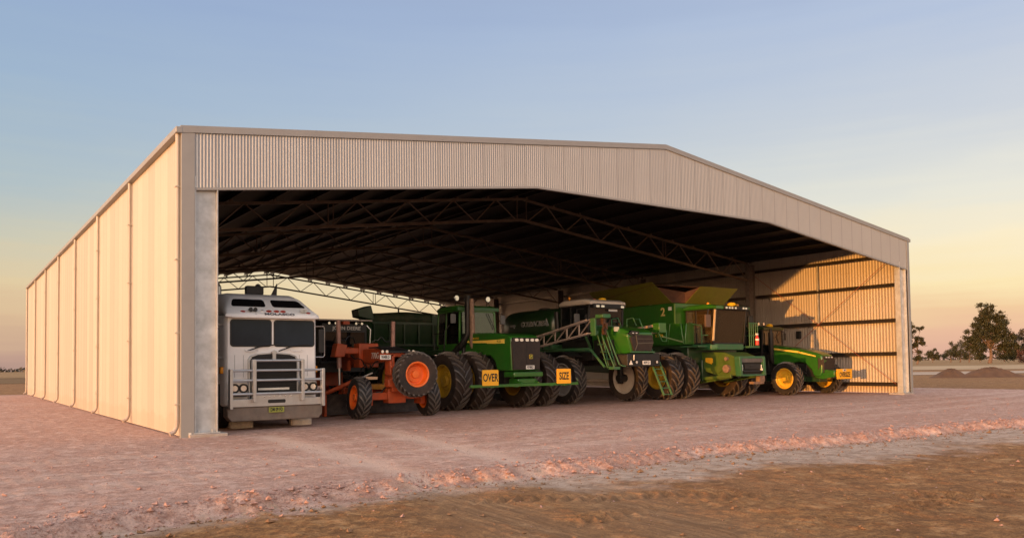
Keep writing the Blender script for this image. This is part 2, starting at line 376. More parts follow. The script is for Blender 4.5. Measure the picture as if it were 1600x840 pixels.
def ground_fields(x, y):
    e = np.interp(x, EX, EY) + .22*fbm(x, y, .9, 3, 5) + .09*fbm(x, y, 5, 4, 8, .6)
    gedge = np.interp(x, GX, GY) + .9*fbm(x, y, .45, 3, 12) + .7*fbm(x, y, 2.2, 5, 17, .62)
    rb = 40.9 + 1.2*fbm(x, y, .12, 2, 31); bb = 44.6 + .8*fbm(x, y, .15, 2, 37)
    inside = sstep(-.10, .14, y-e)*(1-sstep(-.3, .3, x-rb))*(1-sstep(-.4, .4, y-bb))*sstep(-46, -44, x)
    padc = sstep(-.62, -.22, y-e+.5*fbm(x, y, 6, 3, 19, .6))*(1-sstep(-.3, .3, x-rb))*(1-sstep(-.4, .4, y-bb))*sstep(-46, -44, x)
    step = sstep(-.34, .04, y-e)*(1-sstep(-.5, 1.2, x-rb))*(1-sstep(-.5, 1., y-bb))
    grey = sstep(-.55, .6, y-gedge)*(1-inside)*(1-sstep(30, 44, x))*sstep(-14, -3, x)*(1-sstep(-6, -3, y))
    lip = np.exp(-((y-e-.02)/.22)**2)
    trk = np.zeros_like(x)
    wd = .30+.45*(1-sstep(-11.5, -9.4, y))
    for t in TRK: trk = np.maximum(trk, np.exp(-(dist_poly(x, y, t)/wd)**2)*(1-.35*(y < -9.6)))
    trx = np.zeros_like(x)
    for t in TRX: trx = np.maximum(trx, np.exp(-(dist_poly(x, y, t)/.28)**2))
    trb = np.zeros_like(x); tw = np.zeros_like(x)
    for t in TRB:
        d = dist_poly(x, y, t); b = np.exp(-(d/.26)**4); trb = np.maximum(trb, b)
        tw = np.where(b > .05, np.sin((along(x, y, t)+d*.6)*2*PI/.21), tw)
    shedin = sstep(-.5, .8, y)*(1-sstep(-.2, .2, x-32.2))*sstep(-.2, .2, x)*(1-sstep(42, 43.5, y))
    near = np.exp(-(((x-6)/60)**2+((y+8)/60)**2))
    rough = 1-.75*trk-.3*trx-.5*shedin
    h = -.15*(1-step)
    pk = .007*fbm(x, y, 1.1, 3, 41)+.010*fbm(x, y, 6.5, 2, 51)*rough+.007*fbm(x, y, 14, 2, 55)*rough
    br = .02*fbm(x, y, .5, 3, 61)+.022*fbm(x, y, 3.2, 4, 71)*(1-.6*trk) + .016*fbm(x, y, 10, 2, 77)*(1-.7*trk)
    patch = sstep(.0, .25, fbm(x, y, .55, 2, 91)+.05)
    br = br + .03*trk*fbm(x*9.+y*.9, y*.55, 1., 3, 211)
    br = br + .026*np.sign(tw)*np.abs(tw)**.5*trb*(.25+patch) - .012*trb
    h = h + near*(pk*inside + br*(1-inside)*(1-.6*grey))
    h = h + lip*(1-trk)*(.028*np.abs(fbm(x, y, 10.5, 3, 81))+.02*fbm(x, y, 14, 2, 87)-.004) * (x < 46)*(y < 0)
    lump = sstep(.16, .34, fbm(x, y, 1.3, 2, 131))*np.exp(-((y-e+.05)/.45)**2)*(1-sstep(1., 3.5, x))
    h = h + .045*lump*(x < 2.5)*(1+.8*fbm(x, y, 7, 3, 141))
    h = h - .03*trk*(1-inside) - .006*trk*inside - .005*trx*inside + .004*np.sin(along(x, y, TRX[0])*2*PI/.25)*trx*inside
    h = h*(1-.7*shedin)
    return h, padc, grey, np.clip(trk+.45*trx*inside, 0, 1), lip*(1-inside*.3)
def steps(*seg):
    out = [seg[0][0]]
    for a, b, d in seg:
        n = max(1, int(round((b-a)/d))); out += [a+(b-a)*(i+1)/n for i in range(n)]
    return np.array(out)
gx = steps((-4000,-800,800),(-800,-120,85),(-120,-46,6),(-46,-12,1.),(-12,-5.5,.25),(-5.5,14,.048),(14,24,.075),(24,40,.14),(40,43.5,.25),(43.5,60,1.2),(60,140,8),(140,700,70),(700,4000,660))
gy = steps((-900,-80,120),(-80,-24,7),(-24,-17,.5),(-17,-8.6,.042),(-8.6,-2,.075),(-2,3,.12),(3,43,.8),(43,47,.3),(47,90,4),(90,700,60),(700,4200,700))
X, Y = np.meshgrid(gx, gy); H, PAD, GRY, TRKm, LIP = ground_fields(X, Y)
nx, ny = len(gx), len(gy)
me = bpy.data.meshes.new('ground'); nv = nx*ny; me.vertices.add(nv)
me.vertices.foreach_set('co', np.stack([X, Y, H], -1).astype(np.float32).ravel())
ii = (np.arange(ny-1)[:, None]*nx+np.arange(nx-1)[None]).ravel()
q = np.stack([ii, ii+1, ii+nx+1, ii+nx], -1).astype(np.int32)
me.loops.add(q.size); me.loops.foreach_set('vertex_index', q.ravel())
me.polygons.add(len(q)); me.polygons.foreach_set('loop_start', np.arange(0, q.size, 4, dtype=np.int32)); me.polygons.foreach_set('loop_total', np.full(len(q), 4, np.int32))
me.update(calc_edges=True); me.polygons.foreach_set('use_smooth', np.ones(len(q), bool))
for nm, a in (('pad', PAD), ('grey', GRY), ('track', TRKm), ('lip', LIP)):
    at = me.attributes.new(nm, 'FLOAT', 'POINT'); at.data.foreach_set('value', a.astype(np.float32).ravel())
def ground_material():
    m, nt, out = newmat('earth'); L = nt.links
    b = nd(nt, 'ShaderNodeBsdfPrincipled'); co = nd(nt, 'ShaderNodeTexCoord').outputs['Object']
    A = {k: nd(nt, 'ShaderNodeAttribute', attribute_name=k).outputs['Fac'] for k in ('pad', 'grey', 'track', 'lip')}
    n0 = noise(nt, co, .22, 6, .6); n1 = noise(nt, co, 1.7, 7, .65); n2 = noise(nt, co, 11, 8, .78); n3 = noise(nt, co, 38, 5, .7)
    n4 = noise(nt, co, 4.2, 9, .72); n5 = noise(nt, co, 2.1, 9, .75)
    pink = ramp(nt, n1, [(.25, (.50,.31,.24)), (.5, (.62,.40,.32)), (.78, (.70,.48,.395))]).outputs[0]
    pink = mix(nt, ramp(nt, n2, [(.36, (.9,.9,.9)), (.52, (0,0,0))]).outputs[0], pink, (.30,.16,.12))
    pink = mix(nt, ramp(nt, n3, [(.56, (0,0,0)), (.68, (.75,.75,.75))]).outputs[0], pink, (.62,.45,.37))
    pink = mix(nt, ramp(nt, n0, [(.42, (0,0,0)), (.7, (.5,.5,.5))]).outputs[0], pink, (.42,.20,.125))
    pink = mix(nt, ramp(nt, n4, [(.36, (.85,.85,.85)), (.50, (0,0,0))]).outputs[0], pink, (.38,.22,.165))
    pink = mix(nt, ramp(nt, n3, [(.38, (.75,.75,.75)), (.47, (0,0,0))]).outputs[0], pink, (.34,.19,.145))  # small dark spots paint in the shade between bumps
    pink = mix(nt, ramp(nt, n5, [(.52, (0,0,0)), (.66, (.8,.8,.8))]).outputs[0], pink, (.74,.53,.44))
    dust = nd(nt, 'ShaderNodeMath', operation='MULTIPLY'); dust.inputs[1].default_value = .75; L.new(A['track'], dust.inputs[0])
    pink = mix(nt, dust.outputs[0], pink, (.70,.50,.40))
    brown = ramp(nt, n1, [(.25, (.30,.14,.053)), (.55, (.45,.23,.092)), (.8, (.58,.32,.135))]).outputs[0]
    brown = mix(nt, ramp(nt, n2, [(.36, (.9,.9,.9)), (.55, (0,0,0))]).outputs[0], brown, (.13,.062,.028))
    brown = mix(nt, ramp(nt, n0, [(.4, (0,0,0)), (.65, (.6,.6,.6))]).outputs[0], brown, (.34,.175,.088))
    brown = mix(nt, ramp(nt, n4, [(.36, (.9,.9,.9)), (.52, (0,0,0))]).outputs[0], brown, (.19,.095,.045))
    brown = mix(nt, ramp(nt, n3, [(.38, (.75,.75,.75)), (.48, (0,0,0))]).outputs[0], brown, (.17,.08,.036))  # painted-in bump shade again, for the brown soil
    brown = mix(nt, ramp(nt, n5, [(.54, (0,0,0)), (.66, (.7,.7,.7))]).outputs[0], brown, (.60,.35,.17))
    brown = mix(nt, ramp(nt, n3, [(.62, (0,0,0)), (.72, (.6,.6,.6))]).outputs[0], brown, (.52,.38,.26))
    brown = mix(nt, dust.outputs[0], brown, (.40,.25,.145))
    ms = nd(nt, 'ShaderNodeMapping'); ms.inputs['Scale'].default_value = (11, .5, 1); ms.inputs['Rotation'].default_value = (0, 0, -.12); L.new(co, ms.inputs[0])
    stk = nd(nt, 'ShaderNodeMath', operation='MULTIPLY'); L.new(ramp(nt, noise(nt, ms.outputs[0], 1.6, 5, .65), [(.42, (1,1,1)), (.55, (0,0,0))]).outputs[0], stk.inputs[0]); L.new(A['track'], stk.inputs[1])
    brown = mix(nt, stk.outputs[0], brown, (.19,.10,.05))
    grey = ramp(nt, n4, [(.36, (.30,.20,.145)), (.52, (.50,.37,.29)), (.7, (.62,.48,.39))]).outputs[0]
    c = mix(nt, A['grey'], brown, grey)
    c = mix(nt, A['pad'], c, pink)
    L.new(c, b.inputs['Base Color']); b.inputs['Roughness'].default_value = .95; b.inputs['Specular IOR Level'].default_value = .15
    ad = nd(nt, 'ShaderNodeMath', operation='ADD'); L.new(n2, ad.inputs[0]); mu = nd(nt, 'ShaderNodeMath', operation='MULTIPLY'); mu.inputs[1].default_value = 1.6; L.new(n4, mu.inputs[0]); L.new(mu.outputs[0], ad.inputs[1])
    bp = nd(nt, 'ShaderNodeBump'); bp.inputs['Strength'].default_value = .9; bp.inputs['Distance'].default_value = .045; L.new(ad.outputs[0], bp.inputs['Height']); L.new(bp.outputs[0], b.inputs['Normal'])
    L.new(b.outputs[0], out.inputs[0]); return m
me.materials.append(ground_material())
gr = bpy.data.objects.new('ground', me); COL.objects.link(gr); gr['kind'] = 'structure'
def ghz(x, y):
    return float(ground_fields(np.array([float(x)]), np.array([float(y)]))[0][0])

# loose stones: one object, nobody could count them
g = MB(); N = 28000
sx = rng.uniform(-6, 30, N); off = rng.exponential(.33, N)*np.where(rng.random(N) < .55, -1, .55)
free = rng.random(N) < .5
sy = np.interp(sx, EX, EY)-.05+off; sy = np.where(free, rng.uniform(-16.5, -2, N), sy)
sh = ground_fields(sx, sy)[0]
for k in range(N):
    r = min(.055, .0055*math.exp(abs(rng.normal(0, .8)))) * (1.0 if not free[k] else .8)
    c = Vector((sx[k], sy[k], sh[k]+r*.25)); a = rng.uniform(0, 6.3); q_ = rng.uniform(.6, 1.35, 8)
    vs = []
    for i, (dx, dy, dz) in enumerate(((1,0,0),(0,1,0),(-1,0,0),(0,-1,0),(.3,.3,.8),(-.3,-.2,-.6))):
        vs.append(c+Vector((dx*math.cos(a)-dy*math.sin(a), dx*math.sin(a)+dy*math.cos(a), dz*.8))*(r*q_[i]))
    g.add(vs, [(0,1,4),(1,2,4),(2,3,4),(3,0,4),(1,0,5),(2,1,5),(3,2,5),(0,3,5)], 0 if sy[k] > np.interp(sx[k], EX, EY)-.35 else int(rng.random() < .8))
STP = surf('pink_stone', (.37,.22,.18), .9, var=.35, scale=30); STB = surf('brown_clod', (.20,.11,.055), .95, var=.35, scale=30)
st = obj('gravel', g, [STP, STB], smooth=0); st['kind'] = 'stuff'

# far paddocks: strips lying across the view, each a low sheet over the ground
def strip(name, d0, d1, l0, l1, z, col, var, sc):
    fh = Vector((math.sin(yaw), math.cos(yaw), 0)); o = Vector((CAM.x, CAM.y, 0)); b = MB(); n = 90; top = []; bot = []
    for i in range(n+1):
        l = l0+(l1-l0)*i/n
        e0 = d0*(1+.05*math.sin(l*.031+d0)+.03*math.sin(l*.11)); p = o+fh*e0+rt*l*1.; bot.append((p.x, p.y, z))
        p = o+fh*d1*(1+.02*math.sin(l*.017))+rt*l; top.append((p.x, p.y, z))
    b.add(bot+top, [(i, i+1, n+2+i, n+1+i) for i in range(n)])
    o_ = obj(name, b, surf(name+'_cover', col, .95, var=var, scale=sc, dust=.5, dustcol=tuple(k*.75 for k in col), spec=.1), smooth=0); o_['kind'] = 'structure'
strip('stubble_field', 126, 210, 20, 260, -.115, (.50,.34,.20), .2, .05)
strip('track_road', 97, 109, 10, 220, -.12, (.50,.36,.26), .15, .08)
strip('grass_field', 205, 2500, -2600, 2600, -.10, (.33,.20,.095), .25, .02)
strip('far_paddock', 120, 204, -400, -40, -.11, (.21,.125,.06), .25, .03)

# dirt mounds
MOUND = surf('mound_soil', (.15,.068,.03), .95, var=.3, scale=1.2, bump=.8)
def mound(x, y, rx, ry, h, seed, label):
    b = MB(); n = 40; m = 16; vs = []
    for i in range(m+1):
        t = i/m
        for j in range(n):
            a = 2*PI*j/n; k = 1+.10*math.sin(2*a+seed)+.06*math.sin(5*a+seed*2)
            hh = h*(math.cos(PI*min(1, t*.98))*.5+.5)**.8*(1+.09*math.sin(7*a+seed+t*9)+.06*random.uniform(-1, 1))
            vs.append((rx*t*k*math.cos(a), ry*t*k*math.sin(a), hh-(.15 if i == m else 0)))
    b.add(vs, [(i*n+j, (i+1)*n+j, (i+1)*n+(j+1) % n, i*n+(j+1) % n) for i in range(m) for j in range(n)])
    o = obj('dirt_mound', b, MOUND, smooth=80); o.location = (x, y, -.14); o.rotation_euler = (0, 0, -yaw)
    return tag(o, label, 'dirt mound', 'dirt mounds beyond the pad')
mound(72.9, 18.0, 1.9, 1.6, .78, 1., 'smaller pointed mound of brown soil beside the long one')
mound(75.6, 15.6, 3.1, 2.2, .86, 2.4, 'long rounded mound of brown soil, larger of the two heaps')

# ------------------------------------------------------------------ trees
BARK = surf('gum_bark', (.15,.095,.065), .9, var=.3, scale=4, bump=.3)
def leafmat(name, a, b_):
    m, nt, out = newmat(name); L = nt.links
    b = nd(nt, 'ShaderNodeBsdfPrincipled'); gi = nd(nt, 'ShaderNodeNewGeometry')
    c = ramp(nt, gi.outputs['Random Per Island'], [(0, a), (1, b_)]).outputs[0]
    L.new(c, b.inputs['Base Color']); b.inputs['Roughness'].default_value = .6; b.inputs['Specular IOR Level'].default_value = .25
    L.new(b.outputs[0], out.inputs[0]); return m
LEAF = leafmat('gum_leaves', (.022,.024,.010), (.06,.056,.02)); LEAFG = leafmat('grey_gum_leaves', (.04,.034,.02), (.085,.07,.042))
def tree(x, y, h, clumps, name, label, leaf=LEAF, nleaf=6000, ls=.45, trunk=.6, seed=1, lean=0., group=None, bare=False):
    rr = np.random.default_rng(seed); root = thing(name, label, 'tree', (x, y, -.15), group, -yaw)
    t = MB(); b = MB(); base = Vector((lean, 0, 0)); fork = Vector((lean*.6+.02*h, 0, h*.24))
    t.tube([base, base.lerp(fork, .5)+Vector((.02*h, 0, 0)), fork], [trunk*1.25, trunk*.9, trunk*.75], 9)
    tot = sum(c[3]*c[3] for c in clumps); quads = []
    for (cx, cy, cz, cr) in clumps:
        c = Vector((cx, cy, cz)); j = Vector((rr.uniform(-.1, .1)*h, rr.uniform(-.1, .1)*h, rr.uniform(-.05, .02)*h))
        t.tube([fork, fork.lerp(c, .45)+j*.6+Vector((0, 0, .03*h)), fork.lerp(c, .8)+j*.3, c], [trunk*.45, trunk*.26, trunk*.13, trunk*.05], 6)
        for k in range(3):
            e = c+Vector(rr.normal(0, .45, 3))*cr; t.tube([fork.lerp(c, .8)+j*.3, e], [trunk*.12, trunk*.04], 4)
        nsub = 7 if not bare else 4; subs = []
        for k in range(nsub):
            d = Vector(rr.normal(0, 1, 3)); d.normalize(); subs.append((c+Vector((d.x*cr*.75, d.y*cr*.75, d.z*cr*.75)), cr*rr.uniform(.3, .5)))
        for k in range(int(nleaf*cr*cr/tot)):
            sc, sr = subs[rr.integers(nsub)]
            p = sc+Vector((rr.normal(0, .5), rr.normal(0, .5), rr.normal(0, .46)))*sr
            n = Vector(rr.normal(0, 1, 3)).normalized(); s = n.orthogonal().normalized(); u = n.cross(s); z = ls*rr.uniform(.5, 1.25)
            b.add([p-s*z*.5, p+u*z*.3, p+s*z*.5, p-u*z*.3], [(0, 1, 2, 3)])
    obj('trunk', t, BARK, root); obj('crown', b, leaf, root, smooth=0)
    return root
def wpos(px, d):
    # ground position at a distance along the view for a lateral offset, used to lay out the far trees
    fh = Vector((math.sin(yaw), math.cos(yaw), 0)); l = (px-800)/1243.5*d
    p = CAM+fh*d+rt*l; return p.x, p.y
big = [(0.5,0,19.5,2.8),(-2.2,1,18,2.4),(-3.5,0,14.6,2.7),(1.5,-1,15.2,3.8),(4.6,0,15.8,2.6),(-6.2,1,10.6,2.6),(-3.2,-1,10.2,3.3),(1,0,11.4,3.6),(5.6,1,12.,3.0),(8.2,0,10.8,2.2),(-8.2,0,7.6,1.7),(-4.6,-1,6.9,3.),(3.2,-1,8.,3.),(7.2,0,6.6,3.1),(10.3,1,5.4,2.6),(5.5,0,4.2,3.),(8.3,0,3.2,2.4),(-1,0,13.6,3.),(3.5,0,13.4,2.8),(-6,0,8.4,2.4),(-1.2,0,6.4,2.4),(-7,0,5.4,1.8),(4,0,18,2.),(-2.6,0,21.6,1.4),(0,1.5,17.4,2.6)]
x_, y_ = wpos(1545, 300); tree(x_, y_, 24, big, 'gum_tree', 'tall spreading gum tree standing alone behind the dirt mounds', nleaf=30000, ls=.6, trunk=.62, seed=3)
ltree = [(-3,0,16,2.4),(-1.6,0,12.6,1.7),(1.6,0,13.4,1.3),(-3.4,0,10.,2.6),(1.2,0,8.6,1.9),(2.3,1,8.4,1.3),(-2.,0,6.2,2.6),(-.6,0,3.6,2.2),(-4,0,4,2.4)]
x_, y_ = wpos(1432, 290); tree(x_, y_, 18, ltree, 'gum_tree', 'thin dark gum tree half hidden by the right corner of the shed', nleaf=8000, ls=.55, trunk=.3, seed=5, bare=True)
rtree = [(0,0,11,2.6),(3,0,9.5,2.6),(-2.2,0,8.4,1.8),(2,0,12.3,2.1),(4.4,1,6.2,2.6),(1.2,-1,6,2.4)]
x_, y_ = wpos(1592, 310); tree(x_, y_, 13, rtree, 'gum_tree', 'sparse greyish gum tree cut by the right picture edge', leaf=LEAFG, nleaf=5000, ls=.5, trunk=.25, seed=8)
bush = [(0,0,2.2,2.6),(-1.8,0,1.8,1.7),(1.9,0,1.9,1.8),(.4,0,3.6,1.6)]
x_, y_ = wpos(1597, 285); tree(x_, y_, 5, [(0,0,2.6,2.),(0,0,4.4,1.7),(1.6,0,3.4,1.6),(1.,0,1.4,1.9)], 'bush', 'low reddish round bush under the sparse tree', leaf=leafmat('reddish_leaves', (.07,.03,.018), (.14,.06,.035)), nleaf=1500, ls=.45, trunk=.2, seed=9)
for k, (px, d, sc, lb, sd_) in enumerate([(1456,420,.95,'low spreading tree first right of the thin gum, far paddock edge',11),(1484,430,1.35,'rounded dark tree second in the far row left of the tall gum',12),(1499,445,1.55,'taller narrow tree third in the far row left of the tall gum',13),(1513,420,1.4,'wide dark tree closest to the tall gum on its left',14),(1530,400,.7,'small shrub under the left branches of the tall gum',15),(1568,420,1.35,'dark rounded tree behind the tall gum on its right',16),(1583,430,1.1,'low bushy tree between the tall gum and the sparse tree',17)]):
    x_, y_ = wpos(px, d)
    tree(x_, y_, 7*sc, [(a*sc*1.35, b*sc, c*sc*1.6+.8, r_*sc*1.15) for a, b, c, r_ in bush], 'paddock_tree', lb, nleaf=3200, ls=.55, trunk=.2*sc, seed=sd_, group='trees along the far paddock edge')
# distant tree line along the horizon
tl = MB(); rr = np.random.default_rng(21)
for k in range(5200):
    a = rr.uniform(-2400, 2400); d = 1900+rr.uniform(0, 160); fh = Vector((math.sin(yaw), math.cos(yaw), 0)); p = CAM+fh*d+rt*a
    hh = 5+6*abs(math.sin(a*.013)+.6*math.sin(a*.041+1)+.5*math.sin(a*.11)); z = rr.uniform(0, hh); s = rr.uniform(2.5, 6)
    n = Vector(rr.normal(0, 1, 3)).normalized(); q1 = n.orthogonal().normalized(); q2 = n.cross(q1); p = Vector((p.x, p.y, z))
    tl.add([p-q1*s, p+q2*s*.6, p+q1*s, p-q2*s*.6], [(0, 1, 2, 3)])
o = obj('treeline', tl, leafmat('distant_leaves', (.045,.04,.03), (.085,.07,.045)), smooth=0); o['kind'] = 'stuff'

# ------------------------------------------------------------------ machinery shed
SW, SL, EH, RH, FD = 32.037, 42.48, 7.2, 9.172, 1.4476
sl_ = (RH-EH)/(SW/2)
def zt(x): return EH+sl_*min(x, SW-x)
shed = thing('machinery_shed', 'long open fronted zinc clad machinery shed with a low gable', 'shed', (0,0,0))
def wave(t, pitch=.0762, amp=.009): return amp*math.cos(2*PI*t/pitch)
def corr(axis, t0, t1, zlo, zhi, off, brk=(), pitch=.0762, seg=8, amp=.009):
    n = int((t1-t0)/pitch*seg); ts = sorted(list(np.linspace(t0, t1, n+1))+list(brk)); b = MB(); vs = []
    for t in ts:
        w = off+wave(t, pitch, amp)
        for z in (zlo(t), zhi(t)): vs.append((t, w, z) if axis == 0 else (w, t, z))
    b.add(vs, [(2*i, 2*i+2, 2*i+3, 2*i+1) for i in range(len(ts)-1)]); return b
flo = lambda x: EH-FD+sl_*min(x, SW-x, SW*.323)
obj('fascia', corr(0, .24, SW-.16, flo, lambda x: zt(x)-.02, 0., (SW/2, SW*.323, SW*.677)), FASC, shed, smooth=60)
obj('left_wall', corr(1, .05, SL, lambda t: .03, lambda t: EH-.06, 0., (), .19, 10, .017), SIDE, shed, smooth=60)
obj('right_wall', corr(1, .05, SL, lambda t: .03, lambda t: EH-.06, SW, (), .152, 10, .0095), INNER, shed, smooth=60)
# barge flashing, fascia soffit trim, corner trims
b = MB()
for x0, x1 in ((-.05, SW/2), (SW/2, SW+.05)):
    for y0, y1, zl, zh in ((-.045, -.02, -.13, .035),):
        b.add([(x0, y0, zt(x0)+zl), (x1, y0, zt(x1)+zl), (x1, y0, zt(x1)+zh), (x0, y0, zt(x0)+zh), (x0, y1, zt(x0)+zl), (x1, y1, zt(x1)+zl), (x1, y1+.3, zt(x1)+zh), (x0, y1+.3, zt(x0)+zh)],
              [(0,1,2,3),(3,2,6,7),(4,7,6,5),(0,4,5,1),(0,3,7,4),(1,5,6,2)])
obj('barge_flashing', b, TRIM, shed, smooth=0)
b = MB(); xs_ = [.24, SW*.323, SW*.677, SW-.1]
for x0, x1 in zip(xs_[:-1], xs_[1:]):
    b.add([(x, y, flo(x)+z) for z in (-.03, .03) for x, y in ((x0,-.016),(x1,-.016),(x1,.09),(x0,.09))], [(0,3,2,1),(4,5,6,7),(0,1,5,4),(1,2,6,5),(2,3,7,6),(3,0,4,7)])
obj('fascia_edge_trim', b, TRIM, shed, smooth=0)
for nm, x0, x1 in (('corner_trim', -.03, .27), ('corner_trim', SW-.17, SW+.03)):
    b = MB(); b.box(x0, x1, -.03, -.012, .0, EH-.1)
    if x0 < 0: b.box(x0, x0+.02, -.011, .11, 0, EH-.1)
    else: b.box(x1-.02, x1, -.011, .14, 0, EH-.1)
    obj(nm, b, TRIM, shed, bevel=.004)
b = MB(); b.box(.14, .20, -.036, -.031, .05, .11); obj('builder_plate', b, PLATEW, shed)
# gutters and downpipes
for s, x in ((-1, 0.), (1, SW)):
    b = MB(); x0, x1 = sorted((x+s*.012, x+s*.155)); b.box(x0, x1, -.05, SL, EH-.15, EH-.005)
    obj('gutter', b, TRIM, shed, bevel=.012)
for k, yy in enumerate([.12]+[SL*i/7 for i in range(1, 7)]+[SL-.1]):
    b = MB(); b.tube([(-.08, yy, EH-.15), (-.08, yy, .35), (-.09, yy, .24), (-.14, yy, .14), (-.24, yy-.02, .09)], .052, 10)
    dp = obj('downpipe', b, SIDE, shed)
    for z in (.75, 2.4, 4.1, 5.8):
        b = MB(); b.box(-.142, -.012, yy-.07, yy+.07, z, z+.028); obj('pipe_bracket', b, SIDE, dp)
# roof sheets
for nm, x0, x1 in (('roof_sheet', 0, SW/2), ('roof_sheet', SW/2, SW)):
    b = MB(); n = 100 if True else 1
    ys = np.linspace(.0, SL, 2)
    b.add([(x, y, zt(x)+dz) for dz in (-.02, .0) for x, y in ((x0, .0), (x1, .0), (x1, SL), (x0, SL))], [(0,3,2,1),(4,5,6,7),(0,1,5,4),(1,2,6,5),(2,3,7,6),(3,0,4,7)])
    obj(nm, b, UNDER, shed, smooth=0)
# purlins
npur = 11
for side in (0, 1):
    for i in range(npur):
        x = .5+i*(SW/2-.75)/(npur-1); x = x if side == 0 else SW-x
        z = zt(x)-.025; b = MB(); b.box(x-.0, x+.004, .1, SL-.05, z-.2, z); b.box(x-.07, x-.001, .1, SL-.05, z-.204, z-.19); b.box(x-.07, x-.001, .1, SL-.05, z-.012, z-.002)
        obj('purlin', b, PURLIN, shed, smooth=0)
# roof trusses
TY = [8.55, 16.9, 25.2, 33.4, 41.7]
def truss(y):
    b = MB(); top = lambda x: zt(x)-.36; bot = lambda x: zt(x)-1.28
    for f, w in ((top, .10), (bot, .11)):
        for x0, x1 in ((.75, SW/2), (SW/2, SW-.75)): b.obox((x0, y, f(x0)), (x1, y, f(x1)), .09, w, up=(0,0,1))
    npan = 7
    for side in (0, 1):
        g_ = (lambda x: x) if side == 0 else (lambda x: SW-x)
        for i in range(npan):
            a = .8+i*(SW/2-1.1)/npan; c = .8+(i+1)*(SW/2-1.1)/npan; m_ = (a+c)/2
            b.tube([(g_(a), y, bot(a)), (g_(m_), y, top(m_))], .028, 6); b.tube([(g_(m_), y, top(m_)), (g_(c), y, bot(c))], .028, 6)
            if i == 3:
                for e in (-.1, .1): b.tube([(g_(a)+e, y, bot(a)), (g_(a)+e, y, top(a))], .026, 6)
        b.tube([(g_(SW/2-.25), y, bot(SW/2-.25)), (g_(SW/2-.25), y, top(SW/2-.25))], .028, 6)
    for x in [.5+i*(SW/2-.75)/(npur-1) for i in range(npur)]:
        for x_ in (x, SW-x): b.box(x_-.05, x_+.05, y-.05, y+.05, top(min(x_, SW-x_))+.04, zt(x_)-.23)
    obj('truss', b, TRUSS, shed, smooth=40)
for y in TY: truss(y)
# columns with base plates and footings
def column(x0, x1, y, z1, m, foot):
    b = MB(); b.box(x0, x1, y-.012, y+.012, .1, z1)
    for x in (x0, x1): b.box(x-.012, x+.012, y-.13, y+.13, .1, z1)
    c = obj('column', b, m, shed)
    b = MB(); b.box(x0-.03, x1+.06, y-.16, y+.2, .075, .099)
    for x in (x0+.1, x1-.1): b.cyl((x, y-.08, .09), (x, y-.08, .16), .018, n=6)
    obj('base_plate', b, GALV, c)
    if foot:
        b = MB(); b.plate(x0-.15, x1+.22, -.3, .07, y-.24, y+.5, .02); obj('footing', b, CONC, c, bevel=.02)
column(.29, .79, .12, zt(.3)-FD+.3, GALV, True); column(SW-.79, SW-.29, .12, zt(.3)-FD+.3, GALV, True)
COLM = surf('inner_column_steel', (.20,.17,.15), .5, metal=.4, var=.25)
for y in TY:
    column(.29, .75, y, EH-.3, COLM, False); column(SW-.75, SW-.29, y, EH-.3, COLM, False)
# girts, bridging and brace rods on the side walls
for side in (0, 1):
    for z in (.44, 1.88, 3.45, 5.12, 6.5):
        x0 = .02 if side == 0 else SW-.27; b = MB(); b.box(x0, x0+.25, .2, SL-.05, z-.006, z+.006); e = x0+.25 if side == 0 else x0
        b.box(e-.006, e+.006, .2, SL-.05, z-.09, z-.0061); e = x0 if side == 0 else x0+.25; b.box(e-.012, e+.0, .2, SL-.05, z+.007, z+.09)
        obj('girt', b, GIRT, shed, smooth=0)
ROD = surf('red_brace_rod', (.28,.06,.04), .6, var=.2)
for y0, z0, y1, z1 in ((.6, .45, 8.5, 6.3), (.8, 6.3, 8.5, .45)):
    b = MB(); b.cyl((SW-.28, y0, z0), (SW-.28, y1, z1), .012, n=6); obj('brace_rod', b, ROD, shed)
b = MB(); b.box(SW-.20, SW-.12, 4.62, 4.68, 3.46, 5.1); b.box(SW-.20, SW-.12, 4.62, 4.68, 5.14, 6.48); obj('girt_bridging', b, GALV, shed)
b = MB(); b.box(SW-.2, SW-.06, 5.75, 5.98, 2.75, 3.15); obj('switch_box', b, BLACK, shed, bevel=.01)

